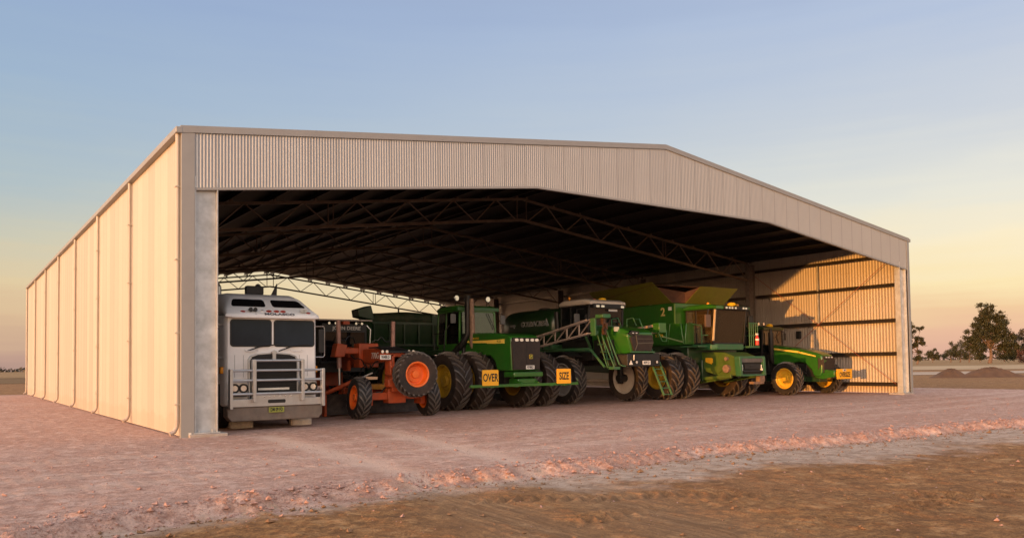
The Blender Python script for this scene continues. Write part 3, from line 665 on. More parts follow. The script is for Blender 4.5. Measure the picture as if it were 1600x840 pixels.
# ------------------------------------------------------------------ shared vehicle parts
_cache = {}
def tyre_mesh(Rr, w, rr, nl, lug, lw, key):
    if key in _cache: return _cache[key]
    b = MB(); hb = Rr-lug
    prof = [(-w*.40, rr), (-w*.47, rr+(Rr-rr)*.18), (-w*.5, rr+(Rr-rr)*.5), (-w*.485, rr+(Rr-rr)*.78), (-w*.44, hb-.03), (-w*.3, hb-.008), (0, hb), (w*.3, hb-.008), (w*.44, hb-.03), (w*.485, rr+(Rr-rr)*.78), (w*.5, rr+(Rr-rr)*.5), (w*.47, rr+(Rr-rr)*.18), (w*.40, rr)]
    b.lathe(prof, (0,0,0), 0, 44, caps=False)
    def rb(u): 
        t = abs(u)/(w*.5); return hb-.006-.03*max(0, t-.5)/.5
    if nl:
        D = 2*PI/nl*1.35
        for s in (-1, 1):
            for k in range(nl):
                th0 = 2*PI*k/nl+(PI/nl if s > 0 else 0); vs = []
                for j in range(5):
                    t = j/4; u = s*(-.012*w+w*.5*t); th = th0-D*t**.85; r0 = rb(u)-.01 if j < 4 else rb(u)-.07
                    r1 = (rb(u)+lug) if j < 4 else rb(u)+lug*.35
                    hw = lw/Rr*(.5 if j < 4 else .6); tw = .72
                    for rr_2, e in ((r0, -hw), (r0, hw), (r1, hw*tw), (r1, -hw*tw)): vs.append((u, rr_2*math.cos(th+e), rr_2*math.sin(th+e)))
                fs = [(j*4+i, j*4+(i+1) % 4, (j+1)*4+(i+1) % 4, (j+1)*4+i) for j in range(4) for i in range(4)]+[(3,2,1,0),(16,17,18,19)]
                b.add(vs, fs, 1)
    elif lug == 0:
        for u in (-.3, -.1, .1, .3): b.lathe([(u*w-.01, hb-.01), (u*w-.01, hb+.008), (u*w+.01, hb+.008), (u*w+.01, hb-.01)], (0,0,0), 0, 44)
    _cache[key] = b; return b
_mesh = {}
def shared(name, key, mb, mats, parent, **kw):
    kk = (key, tuple(m.name for m in (mats if isinstance(mats, (list, tuple)) else [mats])))
    if kk in _mesh:
        o = bpy.data.objects.new(name, _mesh[kk]); COL.objects.link(o); o.parent = parent; return o
    o = obj(name, mb, mats, parent, **kw); _mesh[kk] = o.data; return o
def rim_mesh(rr, w, f, dish, hub, nb, style):
    b = MB()
    b.lathe([(f*w*.40, rr), (f*w*.445, rr+.03), (f*w*.46, rr+.012), (f*w*.43, rr-.02), (f*max(dish+.02, .02), rr*.93), (f*dish, rr*.84), (f*(dish-.01), hub+.14), (f*(dish+.03), hub+.12), (f*(dish+.03), hub), (f*(dish+.11), hub*.9), (f*(dish+.12), .0)], (0,0,0), 0, 36, caps=False)
    b.lathe([(f*(dish-.02), hub*.9), (f*(dish-.02), rr*.9), (-f*w*.40, rr*.96), (-f*w*.44, rr+.03), (-f*w*.40, rr)], (0,0,0), 0, 36, caps=False)
    for k in range(nb):
        a = 2*PI*k/nb; b.cyl((f*(dish+.0), (hub+.06)*math.cos(a), (hub+.06)*math.sin(a)), (f*(dish+.055), (hub+.06)*math.cos(a), (hub+.06)*math.sin(a)), .018, n=6, mi=style)
    if style:
        for k in range(nb):
            a = 2*PI*(k+.5)/nb; rr2 = rr*.66; b.cyl((f*(dish-.012), rr2*math.cos(a), rr2*math.sin(a)), (f*(dish+.004), rr2*math.cos(a), rr2*math.sin(a)), .028, n=8, mi=1)
    return b
def wheel(parent, pos, Rr, w, rr, rimm, tyrem, f=-1, nl=22, lug=.05, lw=.06, rot=(0,0,0), dish=.02, hub=.16, nb=10, style=0, key='k', name='wheel'):
    g = sub(name, parent, pos, rot)
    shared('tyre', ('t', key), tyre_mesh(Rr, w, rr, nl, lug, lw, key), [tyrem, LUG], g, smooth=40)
    k2 = ('r', key, f, dish)
    if k2 not in _cache: _cache[k2] = rim_mesh(rr, w, f, dish, hub, nb, style)
    shared('rim', k2, _cache[k2], [rimm, BLACK], g, smooth=30)
    return g
def quadpane(name, pts, mat, parent, th=.012, label=None):
    # a pane of glass with real thickness from four corners
    p = [Vector(q) for q in pts]; n = (p[1]-p[0]).cross(p[3]-p[0]).normalized()*th
    b = MB(); b.add([q for q in p]+[q+n for q in p], [(0,1,2,3),(7,6,5,4),(0,4,5,1),(1,5,6,2),(2,6,7,3),(3,7,4,0)]); return obj(name, b, mat, parent, smooth=0)
def cab(parent, x0, x1, y0, y1, z0, z1, frame, roofm, glass, rh=.2, over=.1, pil=.075, tap=.07, rake=.08, sill=.35, roofr=.08, vis=0.):
    # pillars, panes, roof, seat and wheel; tap pulls the top in, rake pushes the top of the windscreen
    T = {}
    for nm, x, y, dx, dy in (('a', x0, y0, tap, -rake), ('b', x1, y0, -tap, -rake), ('c', x1, y1, -tap, -.02), ('d', x0, y1, tap, -.02)):
        T[nm] = (Vector((x, y, z0)), Vector((x+dx, y+dy, z1)))
    b = MB()
    for nm in 'abcd': b.obox(T[nm][0], T[nm][1], pil, pil, up=(0,1,0))
    my = y0+(y1-y0)*.62
    for s, nm in ((x0, 'a'), (x1, 'b')):
        d = tap if s == x0 else -tap; b.obox((s, my, z0), (s+d, my, z1), pil*.8, pil, up=(0,1,0))
    for p_, q_ in (('a','b'), ('b','c'), ('c','d'), ('d','a')):
        b.obox(T[p_][0], T[q_][0], pil, pil*1.2); b.obox(T[p_][1], T[q_][1], pil, pil)
    b.box(x0+.02, x1-.02, y0+.05, y1-.02, z0-sill, z0-.03)
    obj('cab_frame', b, frame, parent, bevel=.008)
    def lerp(nm, t): return T[nm][0].lerp(T[nm][1], t)
    e = Vector((0, .0, 0))
    quadpane('windscreen', [lerp('a', .03), lerp('b', .03), lerp('b', .97), lerp('a', .97)], glass, parent)
    quadpane('rear_window', [lerp('c', .03), lerp('d', .03), lerp('d', .97), lerp('c', .97)], glass, parent)
    quadpane('side_window', [lerp('d', .03), lerp('a', .03), lerp('a', .97), lerp('d', .97)], glass, parent)
    quadpane('side_window', [lerp('b', .03), lerp('c', .03), lerp('c', .97), lerp('b', .97)], glass, parent)
    b = MB(); b.loft([sec(y0-rake-over, x0+tap-over*.5, x1-tap+over*.5, z1+.01, z1+rh*.6, roofr, 3), sec(y0+.1, x0+tap-over, x1-tap+over, z1+.01, z1+rh, roofr, 3), sec(y1-.2, x0+tap-over, x1-tap+over, z1+.01, z1+rh, roofr, 3), sec(y1+over*.6, x0+tap-over*.6, x1-tap+over*.6, z1+.01, z1+rh*.7, roofr, 3)])
    obj('cab_roof', b, roofm, parent, bevel=.02)
    cx = (x0+x1)/2; b = MB(); b.plate(cx-.26, cx+.26, z0+.1, z0+.25, y0+.75, y0+1.2, .06); b.plate(cx-.24, cx+.24, z0+.2, z0+.95, y0+1.15, y0+1.3, .1)
    obj('seat', b, SEAT, parent, bevel=.02)
    b = MB(); b.tube([(cx, y0+.2, z0), (cx, y0+.45, z0+.42)], .035, 8); b.lathe([(.0, .19), (.025, .205), (.05, .19), (.025, .175)], (0,0,0), 2, 20, closed=True)
    k = len(b.v)-80; Mq = Matrix.Translation((cx, y0+.46, z0+.43)) @ Matrix.Rotation(R(35), 4, 'X')
    b.warp(lambda x, y, z: tuple(Mq @ Vector((x, y, z))), k)
    obj('steering_wheel', b, BLACK, parent)
def roundlamp(parent, pos, r, d=.06, name='headlight', body=BLACK, rear=False):
    b = MB(); x, y, z = pos; b.lathe([(y+d, r*.5), (y+d*.4, r), (y, r), (y, r*.88)], (x, 0, z), 1, 16, 0) if False else None
    b.cyl((x, y, z), (x, y+d, z), r, r*.6, 16); b.mi = 1; b.cyl((x, y-.006, z), (x, y+.004, z), r*.86, r*.86, 16)
    return obj(name, b, [body, LAMP], parent)
def numberplate(parent, x, y, z, w, h, s, mat, ink=SIGNK, name='number_plate', rz=0.):
    b = MB(); b.plate(-w/2, w/2, -h/2, h/2, -.008, 0, .012); b.mi = 1
    b.text(s, TF(0, -.009, 0), h*.92, depth=.001, xs=w*.92/(h*.92*.62*len(s)), bold=.004)
    o = obj(name, b, [mat, ink], parent, smooth=0); o.location = (x, y, z); o.rotation_euler = (0, 0, rz); return o
def emblem(parent, x, y, z, s):
    # green square badge with a gold rim and a small leaping stag shape
    b = MB(); b.plate(-s/2, s/2, -s/2, s/2, -.010, 0, s*.18); b.mi = 1; b.plate(-s*.42, s*.42, -s*.42, s*.42, -.014, -.0102, s*.14)
    b.mi = 0; st_ = [(-.30,-.12),(-.12,-.02),(.05,-.05),(.2,.05),(.30,.16),(.22,.20),(.14,.32),(.10,.16),(-.06,.12),(-.2,.08),(-.33,.02)]
    b.prism([(p*s, q*s) for p, q in st_], 1, -.017, -.0142)
    o = obj('badge', b, [YELLOW, GREEN], parent, smooth=0); o.location = (x, y, z); return o

# ------------------------------------------------------------------ white cab-over truck
T = thing('truck', 'white cab-over prime mover with an alloy bull bar and a raised sleeper roof', 'truck', (2.55, 1.3, 0))
b = MB(); b.loft([sec(.0, -1.15, 1.15, .62, 2.93, .08, 4), sec(.05, -1.195, 1.195, .61, 2.95, .09, 4), sec(.15, -1.22, 1.22, .6, 2.96, .08, 4), sec(1.95, -1.22, 1.22, .6, 2.98, .08, 4)])
cabb = obj('cab', b, WHITE, T, bevel=.012)
b = MB(); b.loft([sec(1.97, -1.22, 1.22, .75, 3.0, .07, 4), sec(3.3, -1.22, 1.22, .75, 3.3, .07, 4)]); obj('sleeper_box', b, WHITE, T, bevel=.012)
b = MB()
b.loft([sec(-.16, -1.12, 1.14, 2.875, 2.945, .03, 4, .03), sec(-.10, -1.26, 1.26, 2.88, 3.00, .05, 4, .04), sec(.22, -1.25, 1.25, 2.97, 3.16, .08, 4, .08), sec(.60, -1.22, 1.22, 2.985, 3.46, .2, 4, .17), sec(1.2, -1.22, 1.22, 2.985, 3.60, .22, 4, .15), sec(3.2, -1.2, 1.2, 2.985, 3.68, .22, 4, .14)])
obj('sleeper_roof', b, WHITE, T, smooth=50)
def roofy(z): return .22+(z-3.16)/(3.46-3.16)*.38
for x0, x1, s0, s1 in ((-1.0, -.09, .10, 0), (.09, 1.0, 0, .16)):
    z0, z1 = 3.19, 3.40; b = MB(); poly = rrect(x0, x1, z0, z1, .06, 4); vs = []
    for d in (-.012, .03):
        for x, z in poly:
            t = (z-z0)/(z1-z0); xx = x+(s0*t if x < (x0+x1)/2 else -s1*t); vs.append((xx, roofy(z)+d, z))
    n = len(poly); b.add(vs, [tuple(range(n)), tuple(range(2*n-1, n-1, -1))]+[(i, n+i, n+(i+1) % n, (i+1) % n) for i in range(n)])
    obj('sleeper_window', b, BLKGLASS, T, smooth=0)
for x0, x1 in ((-1.10, -.025), (.025, 1.14)):
    b = MB(); b.plate(x0, x1, 2.13, 2.84, -.012, .03, .09, n=5); f = obj('windscreen_rubber', b, BLACK, T, smooth=0)
    b = MB(); b.plate(x0+.035, x1-.035, 2.165, 2.805, -.018, -.0125, .07, n=5); obj('windscreen', b, DGLASS if False else surf('windscreen_tint', (.018,.027,.038), .08, var=.3, scale=1.2, coat=0, rvar=.03, spec=.16), T, smooth=0)
    xw = x0+.12 if x0 > 0 else x0+.42
    b = MB(); b.tube([(xw, -.05, 2.02), (xw+.35, -.06, 2.14), (xw+.72, -.05, 2.19)], [.018, .014, .01], 6); b.obox((xw+.2, -.045, 2.11), (xw+.85, -.035, 2.2), .02, .02); obj('wiper', b, BLACK, T)
    b = MB(); xm = (x0+x1)/2+(.05 if x0 > 0 else -.0); b.tube([(xm-.16, .01, 2.06), (xm-.15, -.06, 2.02), (xm+.15, -.06, 2.02), (xm+.16, .01, 2.06)], .012, 6); obj('grab_handle', b, WHITE, T)
# body seams on the front panels
for x in (-.98, -.76, .72, .94):
    b = MB(); b.box(x-.004, x+.004, -.006, .02, 1.35, 1.92); obj('panel_seam', b, TRIM, T)
# grille with arched chrome surround
arch = [(-.66,.78),(.66,.78),(.66,1.80),(.60,1.90),(.45,1.955),(.0,1.99),(-.45,1.955),(-.60,1.90),(-.66,1.80)]
b = MB(); b.prism(arch, 1, -.09, .02); gs = obj('grille_surround', b, STEEL, T, bevel=.01)
inn = [(x*.93, .80+(z-.78)*.955) for x, z in arch]
b = MB(); b.prism(inn, 1, -.098, -.0905); obj('grille', b, surf('black_grille_mesh', (.006,.006,.006), .6, var=.3), T, smooth=0)
b = MB()
for k in range(19): b.box(-.60, .60, -.11, -.0985, .86+k*.056, .868+k*.056)
obj('grille_slats', b, BLACK, T, smooth=0)
b = MB(); b.box(-.42, .40, -.125, -.112, 1.01, 1.065); obj('grille_number_strip', b, PLATEW, T)
b = MB(); b.prism([(-.05,1.80),(0,1.76),(.05,1.80),(.05,1.95),(.08,2.0),(.0,2.05),(-.08,2.0),(-.05,1.95)], 1, -.135, -.0905); obj('grille_badge', b, STEEL, T, bevel=.008)
# headlights
for s in (-1, 1):
    b = MB(); b.plate(min(s*.70, s*1.14), max(s*.70, s*1.14), .90, 1.23, -.16, .02, .04); bz = obj('headlight_bezel', b, STEEL, T, bevel=.01)
    for x in (.81, 1.03):
        b = MB(); b.lathe([(-.17, .0), (-.185, .04), (-.19, .075)], (s*x, 0, 1.07), 1, 20); b.mi = 1; b.lathe([(-.162, .12), (-.20, .12), (-.20, .075), (-.165, .07)], (s*x, 0, 1.07), 1, 20)
        obj('headlight', b, [LAMP, BLACK], T)
    b = MB(); b.box(min(s*.72, s*1.12), max(s*.72, s*1.12), -.175, -.162, .86, .895); obj('indicator', b, BLACK, T)
# bumper and bull bar
b = MB(); b.prism([(-1.24,.60),(1.24,.60),(1.24,.36),(1.14,.24),(-1.14,.24),(-1.24,.36)], 1, -.30, .1); obj('bumper', b, surf('weathered_bumper', (.16,.135,.115), .55, metal=.3, var=.25, dust=.4), T, bevel=.02)
b = MB(); b.prism([(-1.19,.60),(1.19,.60),(1.19,.80),(.72,.80),(.60,.90),(-.56,.90),(-.68,.80),(-1.19,.80)], 1, -.345, -.30); bb = obj('bull_bar', b, STEEL, T, bevel=.012)
for x, z0, z1, w in ((-.62, .72, 1.80, .085), (.64, .72, 1.80, .085), (-1.20, .56, 1.56, .08), (1.20, .56, 1.56, .08)):
    b = MB(); b.plate(x-w/2, x+w/2, z0, z1, -.50, -.345, .02); obj('bull_bar_post', b, STEEL, bb, bevel=.008)
for z, xa, xb in ((1.77, -.64, .66), (1.52, -1.2, 1.2), (1.27, -1.2, 1.2), (.93, -1.2, 1.2)):
    b = MB(); b.tube([(xa, -.43, z), (xb, -.43, z)], .033, 10); obj('bull_bar_rail', b, STEEL, bb)
for x in (-.33, -.2, -.06, .08, .22, .36): 
    b = MB(); b.ball((x, -.35, .855), .024); obj('fog_marker', b, LAMP, bb)
b = MB(); b.plate(-.24, .22, .68, .77, -.352, -.346, .03); obj('tow_slot', b, BLACK, bb)
numberplate(T, -.02, -.352, .51, .40, .14, 'DM 09 FD', PLATEY)
# visor lights, horns, lettering
for x in (-.78, -.10, .10, .28, .96):
    b = MB(); z = 3.03 if abs(x) > .5 else 3.06; b.ball((x, .0, z), .075, .09, .035); obj('marker_light', b, surf('red_lens', (.32,.03,.015), .3) if 'red_lens' not in bpy.data.materials else bpy.data.materials['red_lens'], T)
for x in (-.60, -.48, .78, .86):
    b = MB(); b.lathe([(-.10, .055), (.05, .02), (.25, .018)], (x, 0, 3.09), 1, 12); obj('air_horn', b, BLACK if x < 0 else STEEL, T)
b = MB(); b.ball((-.26, .02, 3.07), .04, .05, .03); obj('roof_lamp', b, LAMP, T)
SLATE = surf('slate_lettering', (.06,.07,.09), .5)
b = MB(); b.text('MOLASCO', Matrix(((1,0,0,.14),(0,.57,-.82,-.150),(0,.82,.57,2.978),(0,0,0,1))), .10, depth=.003, xs=1.7, bold=.003); b.prism([(-.44,2.945),(-.40,2.945),(-.50,2.99)], 1, -.135, -.115); obj('visor_lettering', b, SLATE, T, smooth=0)
for s in (-1, 1):
    b = MB(); b.plate(s*1.40-.07, s*1.40+.07, 1.98, 2.62, .12, .2, .03); mr = obj('mirror', b, BLACK, T, bevel=.01)
    b = MB(); b.plate(s*1.40-.055, s*1.40+.055, 2.01, 2.59, .2, .206, .02); obj('mirror_glass', b, STEEL, mr)
    b = MB(); b.tube([(s*1.22, .2, 2.70), (s*1.47, .15, 2.70), (s*1.49, .15, 2.64), (s*1.49, .15, 1.9), (s*1.45, .16, 1.86), (s*1.22, .2, 1.86)], .014, 6); obj('mirror_arm', b, STEEL, mr)
    b = MB(); b.box(min(s*1.2, s*1.29), max(s*1.2, s*1.29), .15, .3, 1.45, 1.62); obj('side_lamp', b, AMBER, T, bevel=.02)
    b = MB(); b.tube([(s*.6, 2.9, 3.3), (s*.6, 2.9, 3.92), (s*.6, 3.1, 4.02)], .085, 10); obj('exhaust_stack', b, STEEL, T)
b = MB(); b.plate(.1, .62, 3.72, 3.98, 2.6, 2.75, .05); b.box(.3, .34, 2.6, 2.7, 3.6, 3.75); obj('roof_air_intake', b, BLACK, T, bevel=.02)
b = MB(); b.prism([(.78,3.6),(1.0,3.6),(1.02,4.08)], 1, 2.6, 2.66); obj('roof_fin', b, BLACK, T)
b = MB(); b.box(-.42, .42, .3, 7.2, .55, .85); b.box(-1.1, 1.1, 3.4, 7.0, .95, 1.1); obj('chassis', b, BLACK, T, bevel=.02)
TR = dict(Rr=.53, w=.30, rr=.29, nl=0, lug=0, key='road', hub=.11, nb=10, dish=.05)
for s in (-1, 1):
    wheel(T, (s*1.02, 1.2, .52), f=s, rimm=STEEL, tyrem=RUBBER, **TR)
    for y in (5.2, 6.5): wheel(T, (s*.98, y, .52), f=s, rimm=STEEL, tyrem=RUBBER, **TR)
    b = MB(); b.loft([sec(.45, min(s*.9, s*1.24), max(s*.9, s*1.24), .45, 1.2, .06, 3), sec(.62, min(s*.9, s*1.24), max(s*.9, s*1.24), .45, 1.2, .06, 3)]); obj('step', b, BLACK, T)
for x, w, lb in ((1.96, .62, 'pale block of timber under the left side of the truck bumper'), (3.60, .58, 'pale worn block of timber under the right side of the truck bumper')):
    b = MB(); b.loft([sec(-.14, -w/2+.03, w/2-.03, .0, .15, .05, 3), sec(-.10, -w/2, w/2, 0, .19, .04, 3), sec(.12, -w/2+.01, w/2, 0, .2, .05, 3), sec(.16, -w/2+.04, w/2-.03, .02, .16, .05, 3)])
    o = obj('wheel_chock', b, TIMBER, bevel=.01); o.location = (x, 2.12, -.01); o.rotation_euler = (0, 0, R(-3)); tag(o, lb, 'wheel chock', 'blocks under the truck')

# ------------------------------------------------------------------ orange road grader
G = thing('road_grader', 'weathered orange road grader with black cab and a spare wheel carried on its nose', 'grader', (6.95, 2.9, 0))
GW = dict(Rr=.65, w=.42, rr=.34, nl=18, lug=.04, lw=.095, key='grader', hub=.12, nb=10, rimm=RIMORANGE, tyrem=RUBBER)
SPW = {**GW, 'tyrem': RUBBERD, 'Rr': .71, 'rr': .36, 'key': 'spare', 'nl': 24, 'lw': .07, 'lug': .035}
for s in (-1, 1): wheel(G, (s*1.17, .12, .64), f=s, rot=(0, R(5 if s < 0 else -7), R(-6)), dish=.06, **GW)
sp = wheel(G, (.29, -.72, 1.33), f=1, rot=(0, 0, R(-90-4)), dish=-.06, name='spare_wheel', **SPW)
b = MB(); b.box(-1.0, 1.0, -.02, .26, .56, .78); b.box(-.3, .3, -.1, .3, .45, .9); b.box(-1.0, -.82, -.1, .35, .4, .92); b.box(.82, 1.0, -.1, .35, .4, .92); obj('front_axle', b, ORANGE, G, bevel=.02)
b = MB(); b.box(-.27, .27, -.30, .22, .80, 1.9); b.box(-.42, .42, -.36, -.05, .95, 1.2); b.box(-.1, .5, -.62, -.3, 1.22, 1.52); b.box(-.34, .34, -.38, -.3, 1.52, 1.62); b.box(-.36, -.27, -.33, .0, 1.3, 1.75); obj('front_bolster', b, ORANGE, G, bevel=.025)
b = MB(); b.prism([(-.30,1.60),(-.30,2.02),(.2,2.14),(2.2,2.16),(4.2,2.30),(4.3,1.5),(3.6,1.55),(2.4,1.68),(.5,1.72)], 0, -.22, .22); obj('gooseneck_frame', b, ORANGE, G, bevel=.03)
b = MB(); b.prism([(-.42,1.99),(-.42,2.045),(.5,2.195),(.5,2.15)], 0, -.40, .36); b.box(-.3, .3, .52, 1.3, 2.165, 2.21); obj('step_plate', b, BLACK, G)
for x in (-.62, -.47, .28, .43): roundlamp(G, (x, -.36, 2.03), .055)
b = MB(); b.box(-.7, .55, -.33, -.28, 1.94, 1.98); obj('lamp_bar', b, ORANGE, G)
numberplate(G, -.52, -.345, 1.86, .36, .14, '95488.D', PLATEW)
b = MB(); b.text('770G', TL(-.228, .98, 1.92), .27, depth=.003, xs=.9, bold=.004); obj('model_lettering', b, PLATEW, G, smooth=0)
# saddle, lift cylinders, circle, drawbar, blade
b = MB(); b.plate(-.95, .95, 2.0, 2.2, 1.95, 2.2, .08); b.box(-.35, .35, 1.9, 2.35, 1.55, 2.35); b.prism([(-1.2,1.9),(-.85,1.9),(-.75,2.3),(-1.1,2.35)], 1, 1.9, 2.3); b.prism([(1.08,1.95),(.85,1.95),(.8,2.2),(1.02,2.22)], 1, 1.98, 2.22); obj('blade_saddle', b, ORANGE, G, bevel=.03)
CYL = surf('oxide_pink_cylinder', (.36,.20,.16), .55, metal=.2, var=.25, scale=6)
for s in (-1, 1):
    b = MB(); b.tube([(s*.96, 2.1, 1.55), (s*.99, 2.1, 3.10)], .075, 12); lc = obj('lift_cylinder', b, CYL, G)
    b = MB(); b.tube([(s*.96, 2.1, .95), (s*.96, 2.1, 1.55)], .035, 10); obj('cylinder_rod', b, STEEL, lc)
    b = MB(); b.box(s*.97-.13, s*.97+.13, 1.98, 2.22, 2.0, 2.22); obj('cylinder_clamp', b, ORANGE, lc, bevel=.03)
b = MB(); b.tube([(-1.5, 1.9, .75), (-.75, 1.35, 1.15)], .07, 10); sc2 = obj('side_shift_cylinder', b, ORANGE, G)
b = MB(); b.tube([(-.75, 1.35, 1.15), (-.3, 1.0, 1.38)], .032, 10); obj('cylinder_rod', b, STEEL, sc2)
b = MB(); b.prism([(-.12,.1),(.12,.1),(.75,1.9),(-.75,1.9)], 2, .86, 1.02); obj('drawbar', b, surf('worn_yellow_paint', (.5,.22,.02), .5, var=.25, dust=.5), G, bevel=.02)
b = MB(); b.lathe([(.74, .62), (.86, .62), (.86, .78), (.74, .78)], (0, 2.2, 0), 2, 36, closed=True); b.box(-.8, .8, 2.1, 2.3, .66, .9); obj('blade_circle', b, ORANGE, G)
b = MB(); pr_ = [(.0,.06),(.10,.06),(.16,.25),(.14,.5),(.02,.72),(-.03,.72),(.06,.5),(.08,.25)]
b.prism([(1.75+p*1., q) for p, q in pr_], 0, -1.62, 1.75); obj('mouldboard', b, surf('worn_blade_steel', (.016,.012,.010), .6, metal=.3, var=.4, dust=.25), G)
b = MB(); b.box(-1.63, -1.55, 1.70, 1.95, .02, .70); b.box(-1.2, 1.0, 1.9, 2.1, .35, .6); obj('blade_end_bit', b, ORANGE, G, bevel=.02)
cab(G, -.85, .85, 4.0, 5.7, 1.75, 3.02, BLACK, BLACK, BLKGLASS, rh=.12, over=.06, tap=.04)
b = MB(); b.box(-1.0, 1.0, 3.72, 5.9, 3.19, 3.24); obj('roof_visor', b, surf('visor_paint', (.38,.33,.29), .6, var=.15), G, bevel=.01)
b = MB(); b.text('JOHN DEERE', TF(.05, 3.80, 2.93), .17, depth=.004, xs=1.08, bold=.003); obj('cab_lettering', b, LETTER, G, smooth=0); b = MB(); b.box(-.8, .8, 3.82, 3.86, 2.80, 3.05); obj('cab_header', b, BLACK, G)
for x in (-.62, -.38, .38, .6): roundlamp(G, (x, 3.74, 3.10), .05, name='work_light')
b = MB(); b.plate(-.12, .12, 3.06, 3.18, 3.7, 3.85, .03); obj('beacon', b, ORANGE, G)
b = MB(); b.tube([(.95, 3.9, 2.0), (.98, 3.85, 2.9), (.85, 3.9, 3.05)], .025, 6); obj('cab_grab_rail', b, STEEL, G)
b = MB(); b.loft([sec(5.75, -.75, .75, .9, 2.35, .1, 3), sec(8.6, -.72, .72, .9, 2.15, .1, 3)]); obj('engine_hood', b, ORANGE, G, bevel=.02)
for s in (-1, 1):
    for y in (6.2, 7.8): wheel(G, (s*1.1, y, .64), f=s, dish=.06, **GW)

for k, pts in enumerate([[(-.3,.6,1.75),(-.5,1.0,1.5),(-.35,1.6,1.75),(-.6,2.0,1.95)],[(-.26,.2,1.7),(-.42,.6,1.35),(-.3,1.2,1.6)],[(-.2,2.4,2.3),(-.5,2.2,2.6),(-.9,2.1,2.4)],[(.2,2.4,2.3),(.55,2.2,2.55),(.9,2.1,2.35)],[(-.25,1.6,1.7),(-.45,1.9,1.2),(-.2,2.2,.95)],[(-.2,.1,.95),(-.55,.2,.75),(-.8,.15,.6)]]):
    b = MB(); P_ = [Vector(q) for q in pts]; n = 10; out = []
    for i in range(n+1):
        t = i/n*(len(P_)-1); a = min(int(t), len(P_)-2); out.append(P_[a].lerp(P_[a+1], t-a)+Vector((0, 0, .05*math.sin(i*1.9+k))))
    b.tube(out, .022, 6); obj('hydraulic_hose', b, BLACK, G)
for z in (2.25, 1.8):
    b = MB(); b.box(-.32, -.2, 2.9, 3.3, z-.35, z); obj('valve_box', b, ORANGE, G, bevel=.02)
# ------------------------------------------------------------------ dark green chaser bin behind the grader
Cb = thing('grain_cart', 'dark green chaser bin with rolled tarp and auger spout, behind the grader', 'grain cart', (11.5, 11.0, 0))
b = MB(); b.loft([[(-1.0,.6,1.15),(1.0,.6,1.15),(1.0,4.6,1.15),(-1.0,4.6,1.15)],[(-1.7,.1,2.5),(2.,.1,2.5),(2.,5.4,2.5),(-1.7,5.4,2.5)],[(-1.75,.0,3.42),(1.75,.0,3.42),(1.75,5.5,3.42),(-1.75,5.5,3.42)]]); obj('bin_body', b, DGREEN, Cb, bevel=.03)
b = MB()
for x in (-1.4, -.7, 0, .7, 1.4): b.box(x-.03, x+.03, -.06, .02, 2.5, 3.4)
b.box(-1.8, 1.8, -.07, .0, 3.36, 3.46); b.prism([(-1.75, 2.52), (-1.68, 2.44), (1.98, 2.44), (1.98, 2.52)], 1, -.05, .1); obj('bin_frame', b, DGREEN, Cb)
b = MB(); b.loft([[(x,   .3+.32*math.cos(a), 3.60+.27*math.sin(a)+.05*math.sin(x*1.7+1)) for a in [2*PI*k/12 for k in range(12)]] for x in np.linspace(-1.8, 1.55, 9)]); obj('rolled_tarp', b, surf('tarp_cloth', (.015,.04,.018), .7, var=.3, dust=.2, bump=.3), Cb, smooth=60)
b = MB(); b.box(1.35, 1.72, -.05, .1, 3.45, 3.78); obj('tarp_end_cap', b, DGREEN, Cb)
b = MB(); b.tube([(-1.5, .2, 1.3), (-1.75, -.1, 3.3), (-1.9, -.25, 3.7)], .24, 12); obj('unload_auger', b, DGREEN, Cb)
b = MB(); b.prism([(-2.35,3.60),(-1.62,3.45),(-1.80,4.08),(-2.4,3.9)], 1, -.6, .05); obj('auger_spout', b, DGREEN, Cb, bevel=.03)
b = MB(); b.cyl((-.15, .2, 3.4), (-.15, .2, 4.08), .035, n=8); obj('tarp_bow', b, BLACK, Cb)
for s in (-1, 1): wheel(Cb, (s*1.6, 2.8, .88), Rr=.9, w=.7, rr=.42, f=s, rimm=YELLOW, tyrem=RUBBER, nl=20, key='cart')
b = MB(); b.obox((0, .8, .9), (0, -1.6, .6), .2, .2); b.box(-1.5, 1.5, 2.65, 2.95, .78, 1.0); obj('drawbar', b, DGREEN, Cb)

# ------------------------------------------------------------------ articulated tractor with dual wheels
A = thing('articulated_tractor', 'big green tractor with dual wheels carrying OVER and SIZE signs on a front bar', 'tractor', (12.03, 2.95, 0))
DW = dict(Rr=1.05, w=.70, rr=.56, nl=20, lug=.075, lw=.075, key='dual', hub=.2, nb=10, rimm=RIMY, tyrem=RUBBERD)
for y in (1.85, 6.0):
    for x, f, d in ((-1.98, -1, .16), (-1.02, -1, .1), (1.02, 1, .1), (1.95, 1, .16)): wheel(A, (x, y, 1.04), f=f, dish=d, rot=(R(17*x+y*9), 0, 0), **DW)
b = MB(); b.prism([(.02,1.36),(.05,2.48),(.14,2.59),(.5,2.67),(1.5,2.74),(3.0,2.79),(3.0,1.55),(2.3,1.5),(2.05,1.75),(1.70,1.92),(1.30,1.90),(1.02,1.72),(.88,1.38)], 0, -.64, .64)
b.warp(lambda x, y, z: (x*(.965 if y < .3 else 1.)*(1-.05*max(0, z-2.3)), y, z)); obj('hood', b, GREEN, A, bevel=.06, seg=3)
b = MB(); b.box(-.5, .5, .6, 3.0, .85, 1.9); b.box(-.56, .56, 1.0, 2.2, 1.3, 1.7)
for z, y in ((1.55, 1.2), (1.7, 1.5), (1.4, 1.8)): b.tube([(-.6, y-.3, z), (-.6, y+.4, z+.08)], .04, 6)
b.cyl((-.62, 1.6, 1.62), (-.5, 1.6, 1.62), .12, n=12); obj('engine', b, BLACK, A, bevel=.01)
